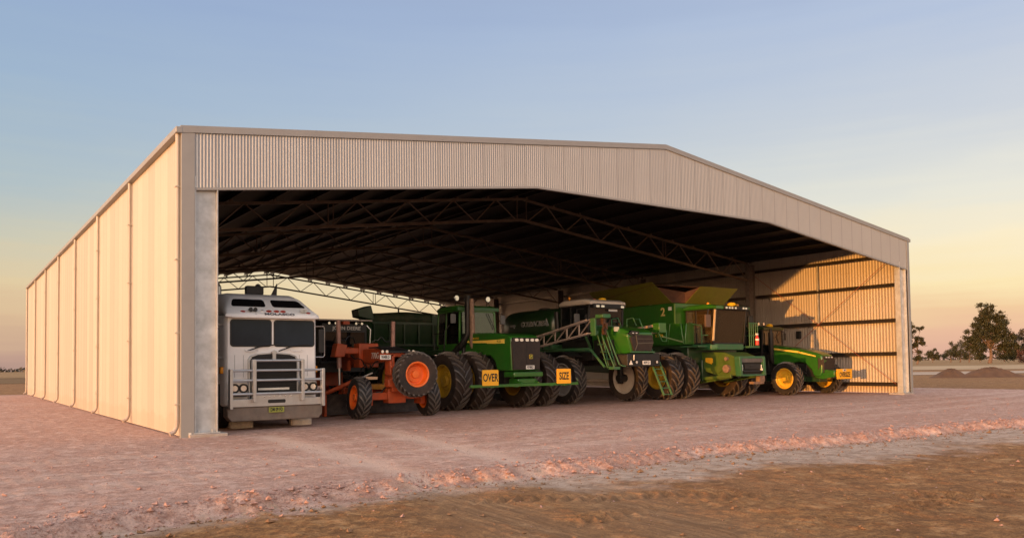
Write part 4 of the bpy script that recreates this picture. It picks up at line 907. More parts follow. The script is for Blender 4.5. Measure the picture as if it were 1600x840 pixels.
b = MB(); b.prism([(-.57,1.40),(.57,1.40),(.61,2.36),(.55,2.52),(-.55,2.52),(-.61,2.36)], 1, -.03, .06); gl = obj('grille', b, GRILLE, A, bevel=.02)
b = MB()
for x in (-.42, -.21, .03, .25, .44): b.ball((x, -.035, 2.395), .075, .03, .045)
obj('lamp_row_glass', b, LAMP, gl) if False else None
for x in (-.43, -.22, .02, .24, .44):
    b = MB(); b.plate(x-.075, x+.075, 2.39, 2.485, -.05, -.0305, .045); obj('headlight', b, LAMP, A)
b = MB(); b.box(-.005, .005, -.036, -.0305, 1.45, 2.3); b.box(-.56, -.53, -.036, -.0305, 1.45, 2.3); obj('grille_rib', b, BLACK, gl)
emblem(A, .18, -.034, 1.86, .15); numberplate(A, .14, -.037, 1.49, .36, .13, 'N7488.D', PLATEW)
b = MB(); b.loft([sec(-.10, -.60, .66, 1.16, 1.33, .05, 3), sec(.5, -.62, .68, 1.14, 1.35, .05, 3)]); b.loft([sec(-.02, -.38, .44, .92, 1.1, .05, 3), sec(.5, -.4, .46, .86, 1.1, .05, 3)]); obj('front_bumper', b, GREEN, A, bevel=.03)
for x0, x1 in ((-.66, -.66),):
    for s in (-1, 1):
        b = MB(); b.prism([(.42,2.33),(1.5,2.35),(1.5,2.47),(.42,2.48)], 0, s*.632-.012, s*.632+.012); b.prism([(1.5,2.37),(2.9,2.42),(2.9,2.49),(1.5,2.47)], 0, s*.632-.010, s*.632+.010); st2 = obj('hood_stripe', b, STRIPE, A, smooth=0)
        if s < 0:
            b = MB(); b.text('9520', TL(-.647, .74, 2.405), .13, depth=.001); obj('model_number', b, GREEN, st2, smooth=0)
            b = MB(); b.text('JOHN DEERE', TL(-.640, 2.3, 2.56), .10, depth=.002); obj('hood_lettering', b, YELLOW, A, smooth=0)
cab(A, -.84, .80, 3.05, 4.65, 2.35, 3.62, GREEN, GREEN, GLASS, rh=.22, over=.09, tap=.05, rake=-.03)
b = MB(); b.box(-.72, .72, 2.98, 3.6, 1.5, 2.4); b.box(-1.05, 1.05, 3.1, 4.9, 1.5, 1.98); obj('cab_base', b, BLACK, A, bevel=.03)
b = MB(); b.box(-.95, .9, 2.96, 3.05, 3.64, 3.76); obj('roof_light_visor', b, FRGREEN, A)
b = MB(); b.tube([(-.85, 3.5, 2.02), (-.80, 2.95, 2.35), (-.64, 2.75, 2.75), (-.64, 2.75, 3.95)], [.13, .13, .12, .12], 12); b.cyl((-.64, 2.75, 3.95), (-.64, 2.75, 4.18), .15, .10, 14); obj('air_intake_stack', b, BLACK, A)
b = MB(); b.tube([(-.30, 2.2, 2.1), (-.52, 2.52, 2.15), (-.58, 2.55, 2.35), (-.58, 2.55, 3.2), (-.60, 2.55, 4.05)], [.09, .1, .11, .10, .075], 10); obj('exhaust_pipe', b, RUST, A)
for x in (-.80, .62):
    b = MB(); b.tube([(x, 3.4, 3.75), (x, 3.35, 4.1)], .02, 6); lp = obj('lamp_stalk', b, BLACK, A); roundlamp(lp, (x, 3.28, 4.12), .115, .08, 'round_lamp')
b = MB(); b.lathe([(3.84, .06), (3.94, .05), (3.99, .03), (4.0, 0)], (-.1, 3.4, 0), 2, 12); obj('beacon', b, AMBER, A)
for s in (-1, 1):
    b = MB(); b.plate(s*1.12-.11, s*1.12+.11, 3.15, 3.5, 3.0, 3.06, .04); mr = obj('mirror', b, surf('mirror_shell', (.10,.10,.10), .4) if 'mirror_shell' not in bpy.data.materials else bpy.data.materials['mirror_shell'], A, bevel=.01)
    b = MB(); b.tube([(s*.84, 3.1, 3.58), (s*1.12, 3.05, 3.56), (s*1.12, 3.05, 3.2)], .018, 6); obj('mirror_arm', b, BLACK, mr)
    b = MB(); b.loft([sec(3.4, min(s*.75, s*1.3), max(s*.75, s*1.3), 1.98, 2.12, .04, 3), sec(4.8, min(s*.75, s*1.3), max(s*.75, s*1.3), 2.0, 2.2, .04, 3)]); obj('fender', b, DGREEN, A)
b = MB(); b.tube([(.42, 3.0, 3.55), (.6, 3.0, 3.2), (.72, 3.0, 2.95)], .014, 6); obj('wiper', b, BLACK, A)
b = MB(); b.tube([(-1.2, 3.6, 2.0), (-1.2, 3.5, 2.9), (-1.0, 3.5, 3.1)], .022, 6); b.tube([(-1.2, 4.3, 2.0), (-1.2, 4.3, 2.8), (-1.2, 3.5, 2.75)], .022, 6); obj('cab_rail', b, BLACK, A)
b = MB(); b.loft([sec(4.8, -.6, .6, .9, 2.0, .1, 3), sec(7.4, -.6, .6, .9, 1.9, .1, 3)]); b.cyl((-1.9, 6.0, 1.04), (1.9, 6.0, 1.04), .16, n=12); b.cyl((-1.9, 1.85, 1.04), (1.9, 1.85, 1.04), .16, n=12); obj('rear_frame', b, BLACK, A, bevel=.02)
b = MB(); b.box(-2.48, 2.12, -.28, -.18, .84, .935); b.obox((-.35, -.2, .9), (-.35, .4, 1.15), .08, .1); b.obox((.4, -.2, .9), (.4, .4, 1.15), .08, .1); b.tube([(2.1, -.23, .92), (2.1, -.23, 1.08)], .015, 6)
for x in (-1.6, -.6, .9, 1.5): b.box(x-.05, x+.05, -.29, -.17, .82, .85)
bar = obj('sign_bar', b, GREEN, A, bevel=.01)
for x, w, txt in ((-1.72, .64, 'OVER'), (1.42, .62, 'SIZE')):
    b = MB(); b.plate(x-w/2, x+w/2, .90, 1.42, -.325, -.29, .03); b.mi = 1; b.text(txt, TF(x, -.3265, 1.155), .36, depth=.0015, xs=.66, bold=.009); obj('oversize_sign', b, [SIGNY, SIGNK], bar, smooth=0, label='yellow sign reading '+txt)

# ------------------------------------------------------------------ self-propelled sprayer
S = thing('crop_sprayer', 'tall green self-propelled crop sprayer with folded lattice booms and long side tank', 'sprayer', (17.2, 2.5, 0))
SWH = dict(Rr=.98, w=.58, rr=.62, nl=22, lug=.055, lw=.065, key='spray', hub=.14, nb=10)
wheel(S, (-1.58, 2.65, .97), f=-1, rimm=GREYRIM, tyrem=RUBBER, dish=.05, **SWH); wheel(S, (1.62, 2.5, .97), f=1, rimm=CREAM, tyrem=RUBBERD, dish=-.14, **SWH)
wheel(S, (-1.58, 7.1, .97), f=-1, rimm=GREYRIM, tyrem=RUBBER, dish=.05, **SWH); wheel(S, (1.62, 7.1, .97), f=1, rimm=YELLOW, tyrem=RUBBER, dish=.1, **SWH)
for s, y in ((-1, 2.6), (1, 2.5), (-1, 7.1), (1, 7.1)):
    b = MB(); b.box(s*1.18-.09, s*1.18+.09, y-.10, y+.10, .75, 1.75); b.cyl((s*1.05, y, .97), (s*1.5, y, .97), .16, n=12); b.obox((s*1.18, y, 1.6), (s*.4, y, 1.75), .2, .2); obj('wheel_leg', b, BLACK, S, bevel=.02)
b = MB(); b.box(-.55, .55, .4, 8.2, 1.5, 1.78); b.box(-1.1, 1.1, 1.6, 7.2, 1.72, 2.02); obj('chassis', b, BLACK, S, bevel=.02)
# sloping hood with a faceted grille
b = MB(); b.loft([[(x, .05, z) for x, z in ((-.52,1.98),(.56,1.98),(.66,2.62),(.60,2.76),(-.62,2.76),(-.70,2.62))], [(x, .35, z) for x, z in ((-.58,1.95),(.62,1.95),(.72,2.70),(.62,2.90),(-.66,2.90),(-.78,2.70))], [(x, 1.1, z) for x, z in ((-.66,1.93),(.68,1.93),(.78,2.75),(.62,3.02),(-.64,3.02),(-.82,2.75))], [(x, 2.0, z) for x, z in ((-.70,1.92),(.72,1.92),(.80,2.8),(.62,3.12),(-.62,3.12),(-.82,2.8))]])
obj('hood', b, GREEN, S, bevel=.05, seg=3)
b = MB(); b.prism([(-.44,2.04),(.48,2.04),(.60,2.40),(.54,2.66),(-.34,2.66),(-.63,2.56)], 1, -.02, .12); gl = obj('grille', b, GRILLE, S, bevel=.02)
b = MB(); b.obox((-.40,-.03,2.06), (-.27,-.03,2.30), .02, .03); b.obox((-.27,-.03,2.30), (-.34,-.03,2.65), .02, .03); b.obox((-.27,-.03,2.33), (.58,-.03,2.36), .02, .03); b.box(-.27, .55, -.028, -.018, 2.50, 2.515); obj('grille_rib', b, surf('rib_paint', (.09,.08,.06), .5), gl)
b = MB(); b.prism([(-.72,2.70),(-.55,2.62),(-.10,2.70),(-.16,2.79),(-.5,2.82)], 1, .00, .25); obj('headlight_cluster', b, BLKGLASS, S, bevel=.01)
for x in (-.46, -.28): 
    b = MB(); b.ball((x, -.005, 2.72), .05, .02, .025); obj('headlight', b, LAMP, S)
b = MB(); b.plate(-.90, -.66, 2.80, 2.98, .55, .6, .03); obj('hood_badge', b, surf('pale_badge', (.6,.56,.42), .4), S)
b = MB(); b.box(-.62, .64, -.04, .04, 1.98, 2.035); obj('hood_edge_rail', b, FRGREEN, S)
b = MB(); b.loft([sec(-.02, -.80, .92, 1.46, 1.94, .05, 3), sec(.6, -.95, 1.0, 1.46, 1.94, .05, 3)]); obj('front_bumper', b, BLACK, S, bevel=.02)
numberplate(S, .18, -.035, 1.60, .42, .15, '84391.D', PLATEW)
for x in (-.36, .72): roundlamp(S, (x, -.06, 1.62), .06)
b = MB(); b.prism([(-.72,1.53),(-.54,1.53),(-.63,1.70)], 1, -.04, -.025); obj('warning_triangle', b, PLATEW, S)
b = MB(); b.tube([(-.5, -.05, 1.7), (-.5, -.07, 1.9)], .02, 6); obj('bumper_peg', b, PLATEW, S)
for s in (-1, 1):
    b = MB(); b.tube([(s*1.0, 1.4, 3.35), (s*1.0, 1.15, 3.35), (s*1.02, .2, 1.55), (s*.9, .1, 1.48), (s*.5, .05, 1.48)], .028, 8); obj('hand_rail', b, FRGREEN, S)
b = MB()
for x0, y0 in ((.2, 1.9), (.75, 1.6)): b.tube([(x0, y0, 3.0), (x0, y0, 3.36), (x0+.3, y0-.05, 3.42), (x0+.42, y0-.1, 3.1)], .024, 6)
obj('hood_rail', b, FRGREEN, S)
# front ladder
LG = surf('ladder_paint', (.06,.14,.03), .5, var=.2, dust=.3); lad = MB()
for x in (.72, 1.16): lad.obox((x, .25, 1.62), (x+.12, -.28, .34), .05, .07)
for k in range(6):
    t = k/5; lad.box(.72+.12*t, 1.16+.12*t, .25-.53*t-.05, .25-.53*t+.05, 1.58-1.22*t, 1.61-1.22*t)
obj('ladder', lad, FRGREEN, S)
# cab
cab(S, -.92, .92, 2.1, 3.75, 2.55, 3.92, BLACK, CREAM, DGLASS, rh=.24, over=.12, tap=.02, rake=.10)
b = MB(); b.plate(-.84, .86, 3.80, 3.96, 1.80, 1.93, .03); vb = obj('roof_light_bar', b, BLACK, S)
for x in (-.62, -.36, .70):
    b = MB(); b.plate(x-.085, x+.085, 3.82, 3.90, 1.785, 1.799, .02); obj('work_light', b, LAMP, vb)
b = MB(); b.plate(.05, .52, 3.68, 3.76, 1.9, 1.92, .01); obj('screen_label', b, LETTER, S)
b = MB(); b.lathe([(4.13, .17), (4.18, .18), (4.25, .13), (4.275, .0)], (.25, 2.5, 0), 2, 16); obj('receiver_dome', b, YDOME, S)
b = MB(); b.cyl((-.75, 3.4, 4.1), (-.75, 3.4, 4.2), .03, n=8); b.ball((-.75, 3.4, 4.27), .05, .05, .07); obj('beacon', b, AMBER, S)
b = MB(); b.cyl((-.35, 2.3, 4.1), (-.35, 2.3, 4.2), .045, n=8); obj('roof_lamp', b, bpy.data.materials['red_lens'], S)
for s in (-1, 1):
    b = MB(); b.plate(s*1.18-.13, s*1.18+.13, 3.12, 3.58, 2.4, 2.47, .04); mr = obj('mirror', b, bpy.data.materials['mirror_shell'], S, bevel=.01)
    b = MB(); b.tube([(s*.9, 2.3, 3.78), (s*1.18, 2.42, 3.75), (s*1.18, 2.45, 3.2)], .016, 6); obj('mirror_arm', b, BLACK, mr)
b = MB(); b.tube([(-.95, 3.95, 3.0), (-.98, 3.98, 3.75)], .10, 10); obj('air_cleaner', b, BLACK, S)
b = MB(); b.cyl((1.25, 3.6, 3.0), (1.25, 3.6, 3.72), .11, n=12); obj('exhaust_pipe', b, RUST, S)
# tank
b = MB(); prof = lambda y, k: [(k*1.22*math.copysign(abs(math.cos(a))**.65, math.cos(a)), y, 3.18+.80*k*math.copysign(abs(math.sin(a))**.75, math.sin(a))) for a in [2*PI*(i+.5)/28 for i in range(28)]]
b.loft([prof(3.98, .80), prof(4.06, .93), prof(4.2, .98), prof(4.7, 1), prof(7.0, 1), prof(7.5, .98), prof(7.64, .90), prof(7.72, .75)])
tk = obj('tank', b, DGREEN, S, smooth=50)
b = MB(); b.text('GOLDACRES', TL(-1.2475, 5.25, 3.30), .30, depth=.02, xs=1.0, bold=.004); b.text('crop', TL(-1.245, 6.75, 3.30), .22, depth=.02); b.prism([(4.2,3.2),(4.36,3.5),(4.42,3.24),(4.32,3.18)], 0, -1.25, -1.2); obj('tank_lettering', b, surf('dull_lettering', (.20,.20,.19), .5), S, smooth=0)
b = MB(); b.box(-1.15, 1.15, 4.1, 7.6, 2.06, 2.4); b.box(-1.3, -1.15, 3.4, 7.8, 2.1, 2.22); b.box(1.15, 1.3, 3.4, 7.8, 2.1, 2.22); obj('tank_cradle', b, FRGREEN, S, bevel=.02)
b = MB(); b.lathe([(3.95, .3), (4.02, .3), (4.06, .2), (4.06, 0)], (0, 6.0, 0), 2, 16); obj('tank_lid', b, BLACK, S)
# folded lattice booms, one per side, tip forward
def boom(s):
    g_ = sub('boom', S); x = s*1.70
    P = lambda t, hi: Vector((x+s*.06*t, .95+6.6*t, (3.26-1.12*t if hi else 2.74-.92*t)))
    b = MB()
    for hi in (0, 1): b.obox(P(0, hi), P(1, hi), .055, .06)
    for hi in (0, 1): b.obox(P(0, hi)+Vector((s*.25, 0, -.02)), P(1, hi)+Vector((s*.25, 0, -.02)), .05, .05)
    n = 9
    for i in range(n):
        t = i/n; u = (i+1)/n
        b.obox(P(t, 0), P(t, 1), .045, .045, up=(0,1,0)); b.obox(P(t, 1) if s < 0 else P(t, 0), P(u, 0) if s < 0 else P(u, 1), .035, .035) if False else b.obox(P(t, 1), P(u, 0), .035, .035)
        b.obox(P(t, 0), P(t, 0)+Vector((s*.25, 0, 0)), .03, .03)
    obj('boom_lattice', b, TANPAINT, g_)
    b = MB()
    for i in range(14):
        p = P(i/14+.03, 0); b.cyl(p, p-Vector((0, 0, .12)), .02, n=6)
    obj('spray_nozzles', b, BLACK, g_) 
    b = MB(); p = P(0, 0); b.box(p.x-.06, p.x+.02, p.y-.26, p.y+.02, p.z-.10, p.z+.56); b.box(p.x-.06, p.x+.30, p.y-.05, p.y+.02, p.z-.05, p.z+.1); b.plate(p.x+.0, p.x+.42, p.z+.55, p.z+.70, p.y-.62, p.y-.2, .05); obj('boom_tip_bracket', b, FRGREEN, g_, bevel=.015)
    b = MB(); q = p+Vector((.20*1, -.42, -.05))
    for dx, dz in ((0, .5), (.12, .3), (.05, .1)): b.box(q.x+dx-.05, q.x+dx+.05, q.y-.08, q.y+.08, q.z+dz-.12, q.z+dz+.12)
    b.tube([(q.x, q.y, q.z+.6), (q.x-.1, q.y-.1, q.z+.2), (q.x+.2, q.y, q.z-.1)], .02, 6); obj('valve_bank', b, surf('brass_and_hose', (.07,.035,.02), .5, metal=.3, var=.5) if 'brass_and_hose' not in bpy.data.materials else bpy.data.materials['brass_and_hose'], g_)
    b = MB(); b.obox((s*1.2, 1.6, 2.2), (x, 1.3, 2.62), .07, .07); b.obox((s*1.2, 4.2, 2.2), (x, 4.2, 2.25), .07, .07); obj('boom_rest', b, FRGREEN, g_)
boom(-1)
b = MB(); b.obox((1.72, .9, 3.10), (1.9, 4.6, 2.80), .07, .10); b.obox((1.72, .9, 2.82), (1.9, 4.6, 2.5), .05, .06); bm_ = obj('boom', b, TANPAINT, S)
b = MB(); b.obox((1.0, -.1, 2.60), (2.6, .35, 2.42), .05, .05); obj('boom_stop_arm', b, LG, S)
b = MB(); b.box(1.55, 1.95, .6, .95, 2.8, 3.18); b.tube([(1.6, .7, 2.8), (1.75, .65, 2.45), (2.05, .7, 2.45), (2.1, .75, 2.9)], .03, 6); obj('boom_tip_bracket', b, GREEN, bm_, bevel=.015)
# side frame: mid-height tubes and folding steps
b = MB(); b.tube([(-1.35, 1.5, 2.14), (-1.35, 6.5, 2.14)], .07, 10); b.tube([(-1.3, 1.5, 2.14), (-1.25, .75, 1.45)], .05, 8); obj('side_frame', b, FRGREEN, S)
for dy in (0, .38):
    b = MB(); b.tube([(-1.25, 1.15-dy*.6, 2.72), (-1.22, .62-dy, 1.42)], .026, 8); b.tube([(-1.05, 1.1-dy*.6, 2.72), (-1.05, .75-dy, 1.5)], .026, 8); obj('step_link', b, FRGREEN, S)
b = MB()
for k in range(4): 
    t = k/3; b.box(-1.3, -1.0, .95-.5*t, 1.1-.5*t, 2.3-.85*t, 2.33-.85*t)
b.box(-1.28, -.95, .22, .5, 1.36, 1.46); obj('side_step', b, FRGREEN, S)
b = MB(); b.loft([[(x, 2.65+1.08*math.cos(a), .97+1.08*math.sin(a)) for a in [R(d) for d in (25, 50, 75, 100, 125)]]+[(x, 2.65+1.12*math.cos(a), .97+1.12*math.sin(a)) for a in [R(d) for d in (125, 100, 75, 50, 25)]] for x in (-1.9, -1.28)]); obj('mudguard', b, BLACK, S)
b = MB()
for k in range(5): b.tube([(-.9+.1*k, 1.0, 2.5-.1*k), (-.95, 1.3, 2.0), (-.8+.05*k, 1.8, 1.9)], .03, 6)
b.box(-.95, -.72, .75, 1.7, 1.95, 2.5); obj('hose_bundle', b, BLACK, S)

# ------------------------------------------------------------------ combine harvester
H_ = thing('combine_harvester', 'green combine harvester with open grain tank flaps and a numeral 2 on its side', 'harvester', (23.4, 2.2, 0))
CW = dict(Rr=1.03, w=.74, rr=.54, nl=19, lug=.075, lw=.08, key='comb', hub=.2, nb=10, rimm=RIMY, tyrem=RUBBERD)
for x, f, d in ((-2.62, -1, .17), (-1.60, -1, .1), (1.62, 1, .1), (2.62, 1, .17)): wheel(H_, (x, 2.75, 1.02), f=f, dish=d, rot=(R(13*x), 0, 0), **CW)
b = MB(); b.prism([(2.15,1.55),(2.15,2.3),(2.85,2.34),(8.2,2.34),(9.2,1.9),(9.2,1.2),(4.6,1.0),(4.2,2.0),(3.4,2.25),(2.6,2.1)], 0, -1.62, 1.62); b.cyl((-2.4, 2.75, 1.02), (2.4, 2.75, 1.02), .2, n=12); b.box(-.9, .9, 2.0, 4.5, .75, 1.7); obj('body', b, DGREEN, H_, bevel=.03)
b = MB(); b.prism([(2.85,2.34),(2.85,4.22),(7.6,4.22),(8.0,3.6),(8.2,2.34)], 0, -1.65, 1.65); tk = obj('grain_tank', b, GREEN, H_, bevel=.03)
b = MB(); b.prism([(2.3,2.36),(2.45,3.28),(4.8,3.42),(7.2,3.3),(7.2,2.40)], 0, -1.72, -1.653); b.obox((-1.735, 3.2, 2.4), (-1.735, 3.05, 3.3), .03, .05, up=(1,0,0)); sp_ = obj('side_panel', b, GREEN, H_, bevel=.015)
b = MB(); b.prism([(-1.64,2.36),(-1.02,2.36),(-1.02,3.3),(-1.52,3.3)], 1, 2.30, 2.84); obj('front_panel', b, GREEN, H_, bevel=.03)
b = MB(); b.text('2', TL(-1.656, 3.55, 3.84), .52, depth=.004, bold=.012); obj('fleet_number', b, surf('pale_yellow_vinyl', (.62,.47,.16), .5), tk, smooth=0)
b = MB(); b.plate(-.1, .1, -.08, .08, -.006, 0, .01); o = obj('side_decal', b, PLATEW, tk); o.rotation_euler = (0, 0, R(-90)); o.location = (-1.653, 3.12, 3.98)
b = MB(); b.text('S 790', TL(-1.725, 3.75, 2.80), .17, depth=.003, xs=1.2); obj('model_lettering', b, YELLOW, sp_, smooth=0)
b = MB(); b.box(-1.67, -1.62, 2.82, 2.87, 2.4, 4.2); obj('tank_corner_trim', b, surf('pale_green_trim', (.10,.20,.06), .45), tk)
# four flared tank flaps (front, back, two sides) with a tarp slung between
FL = surf('olive_flap_paint', (.105,.112,.009), .5, var=.15, dust=.35, dustcol=(.16,.10,.03), dscale=1.2)
def flap(p): 
    p = [Vector(q) for q in p]; n = (p[1]-p[0]).cross(p[2]-p[0]).normalized()*.03; b = MB(); k = len(p)
    b.add(p+[q+n for q in p], [tuple(range(k)), tuple(range(2*k-1, k-1, -1))]+[(i, (i+1) % k, k+(i+1) % k, k+i) for i in range(k)]); return obj('tank_flap', b, FL, H_, smooth=0)
flap([(-1.65, 3.0, 4.23), (-1.65, 7.5, 4.23), (-2.15, 8.0, 5.05), (-2.15, 3.75, 5.2)])
flap([(1.65, 3.0, 4.23), (1.65, 7.5, 4.23), (2.2, 8.0, 5.0), (2.2, 3.3, 5.0)])
flap([(-.95, 2.86, 4.23), (1.60, 2.86, 4.23), (2.15, 2.45, 4.98), (-.40, 2.45, 4.98)]); flap([(-1.6, 7.55, 4.23), (1.6, 7.55, 4.23), (1.9, 8.1, 5.0), (-1.9, 8.1, 5.0)])
b = MB(); b.add([(-1.63, 3.0, 4.24), (-.93, 2.89, 4.24), (-.38, 2.5, 4.94), (-.9, 2.9, 4.72), (-2.05, 3.72, 5.0)], [(0,1,3), (1,2,3), (0,3,4)]); b.add([(-.4, 2.5, 4.94), (-2.1, 3.75, 5.08), (-2.0, 7.0, 4.7), (1.8, 7.0, 4.6), (1.9, 2.6, 4.8)], [(0,1,2,3,4)])
TP = surf('rust_brown_tarp', (.075,.030,.015), .8, var=.35, scale=3, bump=.3); o = obj('tank_tarp', b, TP, H_, smooth=0); so = o.modifiers.new('thick', 'SOLIDIFY'); so.thickness = .015
# cab with big curved screen
CG = glassmat('combine_glass', (.78,.72,.58), .05, .25, (.12,.085,.045))  # tan body colour stands in for warm reflections on the glass
cab(H_, -1.02, 1.02, 1.28, 2.72, 2.38, 3.86, BLACK, GREEN, CG, rh=.22, over=.16, tap=-.02, rake=.14, sill=.1)
b = MB(); b.loft([sec(1.16, -.86, .86, 2.12, 2.36, .08, 3), sec(1.34, -1.08, 1.08, 2.10, 2.38, .06, 3), sec(2.6, -1.1, 1.1, 2.12, 2.36, .05, 3)]); obj('cab_sill', b, FRGREEN, H_, bevel=.02)
b = MB(); b.plate(-.62, 1.0, 3.86, 3.99, .93, 1.1, .04); lb_ = obj('roof_light_bar', b, BLACK, H_)
for x in (-.5, -.3, -.12, .1, .62, .8):
    b = MB(); b.plate(x-.06, x+.06, 3.88, 3.96, .915, .929, .03); obj('work_light', b, LAMP, lb_)
b = MB(); b.lathe([(4.08, .19), (4.13, .2), (4.20, .14), (4.225, .0)], (.55, 1.5, 0), 2, 16); obj('receiver_dome', b, YDOME, H_)
for x in (-.9, 1.05):
    b = MB(); b.lathe([(4.05, .07), (4.15, .06), (4.19, 0)], (x, 1.6, 0), 2, 10); obj('beacon', b, AMBER, H_)
for s in (-1, 1):
    b = MB(); b.plate(s*1.42-.16, s*1.42+.16, 3.08, 3.62, 1.15, 1.24, .05); mr = obj('mirror', b, surf('bronze_mirror_shell', (.12,.075,.05), .5) if s < 0 else BLACK, H_, bevel=.01)
    b = MB(); b.tube([(s*1.0, 1.3, 3.85), (s*1.35, 1.2, 3.84), (s*1.42, 1.2, 3.6)], .03, 6); obj('mirror_arm', b, BLACK, mr)
b = MB(); b.box(-.98, -.90, 1.24, 1.27, 2.45, 3.7); b.box(-1.03, -.9, 2.0, 2.3, 2.4, 3.6); obj('door_edge', b, surf('tan_blind', (.4,.3,.17), .6), H_) if False else None
b = MB(); b.box(-.95, .95, 2.6, 2.68, 2.4, 3.75); b.box(-.9, -.5, 1.7, 2.5, 2.4, 2.95); b.box(.45, .85, 1.6, 2.4, 2.4, 2.9); b.box(.55, .62, 1.45, 1.5, 2.5, 3.3)
obj('cab_interior', b, surf('tan_cab_lining', (.55,.43,.27), .7, var=.2), H_, bevel=.03)
b = MB(); b.obox((-1.06, 1.22, 2.5), (-1.06, 1.08, 3.84), .05, .08); obj('pillar_glint', b, surf('tan_pillar_glint', (.55,.42,.25), .4), H_); b = MB(); b.obox((.78, 1.30, 2.45), (.80, 1.2, 3.8), .10, .04); obj('pillar_glint', b, bpy.data.materials['tan_pillar_glint'], H_)  # added tan strips paint a reflected streak onto the cab pillars
# left rail, right platform rails
b = MB(); b.tube([(-1.35, 1.6, 2.36), (-1.35, 1.6, 3.15), (-1.38, 2.25, 3.3)], .022, 6); b.tube([(-1.35, 1.6, 2.75), (-1.15, 1.4, 2.75)], .018, 6); b.box(-1.7, -1.05, 1.5, 2.5, 2.24, 2.3); obj('left_platform', b, FRGREEN, H_)
b = MB(); b.box(1.08, 1.78, 1.0, 2.7, 2.2, 2.28)
for x, y in ((1.15, 1.05), (1.42, 1.05), (1.72, 1.05), (1.74, 1.9), (1.28, 1.05), (1.58, 1.05)): b.tube([(x, y, 2.28), (x, y, 3.30)], .024, 6)
for z in (2.75, 3.30): b.tube([(1.12, 1.05, z), (1.74, 1.05, z), (1.74, 2.6, z)], .024, 6)
obj('right_platform', b, FRGREEN, H_)
b = MB(); b.lathe([(2.32, .0), (2.32, .085), (2.62, .085), (2.72, .05), (2.76, .03)], (1.52, .93, 0), 2, 14); ex = obj('fire_extinguisher', b, REDP, H_); 
b = MB(); b.box(1.47, 1.57, .90, .98, 2.76, 2.84); b.lathe([(2.52,.088),(2.6,.088)], (1.52,.93,0), 2, 14); obj('extinguisher_valve', b, PLATEW, ex)
# feeder house and its face plate
FG = surf('feeder_paint', (.05,.105,.010), .5, var=.15, dust=.3, dustcol=(.16,.12,.05))
b = MB(); b.prism([(.30,1.02),(.30,1.78),(.9,2.0),(2.4,2.05),(2.4,1.3),(1.2,.98)], 0, -.72, .72); b.prism([(.9,1.3),(2.3,1.7),(2.3,1.35),(1.2,1.1)], 0, -.76, -.7205); b.obox((-.80, 2.2, .85), (-.80, .5, 1.0), .1, .14); obj('feeder_house', b, FG, H_, bevel=.03)
b = MB(); b.cyl((-.86, .75, 1.30), (-.70, .75, 1.30), .17, n=16); b.cyl((-.86, .75, 1.72), (-.74, .75, 1.72), .08, n=12); obj('drive_pulley', b, RUST, H_)
b = MB(); b.plate(-.74, -.732, 1.5, 1.78, 1.6, 1.95, .01); b.box(-.735, -.722, 1.55, 1.85, 1.55, 1.75); obj('warning_decal', b, SIGNY, H_)
b = MB(); b.prism([(-.80,.98),(.86,.98),(.80,1.06),(-.70,1.06)], 1, .02, .3); b.prism([(-.86,1.82),(.80,1.82),(.74,1.72),(-.78,1.72)], 1, .02, .3); b.prism([(-.80,1.0),(-.66,1.0),(-.74,1.8),(-.88,1.8)], 1, -.0, .28); b.prism([(.72,1.0),(.88,1.0),(.82,1.8),(.68,1.8)], 1, -.0, .28); fp = obj('feeder_face', b, FRGREEN, H_, bevel=.015)
b = MB(); b.box(-.72, .74, .12, .16, 1.05, 1.75); obj('feeder_throat', b, BLACK, fp)
b = MB(); b.prism([(-.70,1.56),(.70,1.56),(.66,1.73),(-.74,1.73)], 1, .03, .118); obj('feeder_top_shield', b, surf('dull_grey_plate', (.10,.09,.08), .6, var=.2), fp)
b = MB(); b.box(-.5, .55, .04, .117, 1.28, 1.48); b.cyl((-.6, .06, 1.18), (.64, .06, 1.18), .05, n=10); b.box(-.15, .2, .025, .039, 1.36, 1.41); obj('feeder_chain_slats', b, BLACK, fp)
for x in (-.66, .66, .6):
    b = MB(); b.box(x-.018, x+.018, .02, .1, 1.2, 1.45 if x < .65 else 1.3); obj('feeder_latch', b, PLATEW, fp, bevel=.01)
for s in (-.55, 1.05):
    b = MB(); b.tube([(s-.15, 2.3, .7), (s-.1, .6, .95)], .055, 8); obj('lift_ram', b, YELLOW if False else FG, H_)
b = MB(); b.box(.95, 1.3, .4, .6, .72, 1.0); b.box(.6, 1.3, .45, .7, .62, .72); obj('tow_hitch', b, RUST, H_)

# ------------------------------------------------------------------ row-crop tractor by the right wall
Q = thing('row_crop_tractor', 'smaller green tractor parked along the right wall with yellow wheels and an OVERSIZE sign', 'tractor', (29.2, 2.4, 0))
FWH = dict(Rr=.79, w=.50, rr=.45, nl=20, lug=.045, lw=.06, key='front', hub=.15, nb=10, rimm=YELLOW, tyrem=RUBBER)
for s, x in ((-1, -1.52), (1, 1.62)): wheel(Q, (x, 1.2, .78), f=s, rot=(R(11*s), 0, 0), dish=.09, style=0, **FWH)
for s in (-1, 1): wheel(Q, (s*1.6, 4.75, .98), f=s, dish=.06, **{**DW, 'rimm': YELLOW})
b = MB(); b.box(-1.3, 1.3, 1.0, 1.4, .62, .92); b.box(-.3, .3, .3, 5.0, .6, 1.1); obj('front_axle', b, DGREEN, Q, bevel=.02)
b = MB(); b.prism([(.06,1.0),(.0,1.6),(.08,1.84),(.35,1.96),(1.2,2.16),(3.0,2.42),(3.0,1.45),(1.75,1.38),(1.55,1.5),(1.25,1.56),(.9,1.45),(.62,1.15),(.5,.86),(.2,.84)], 0, -.50, .50)
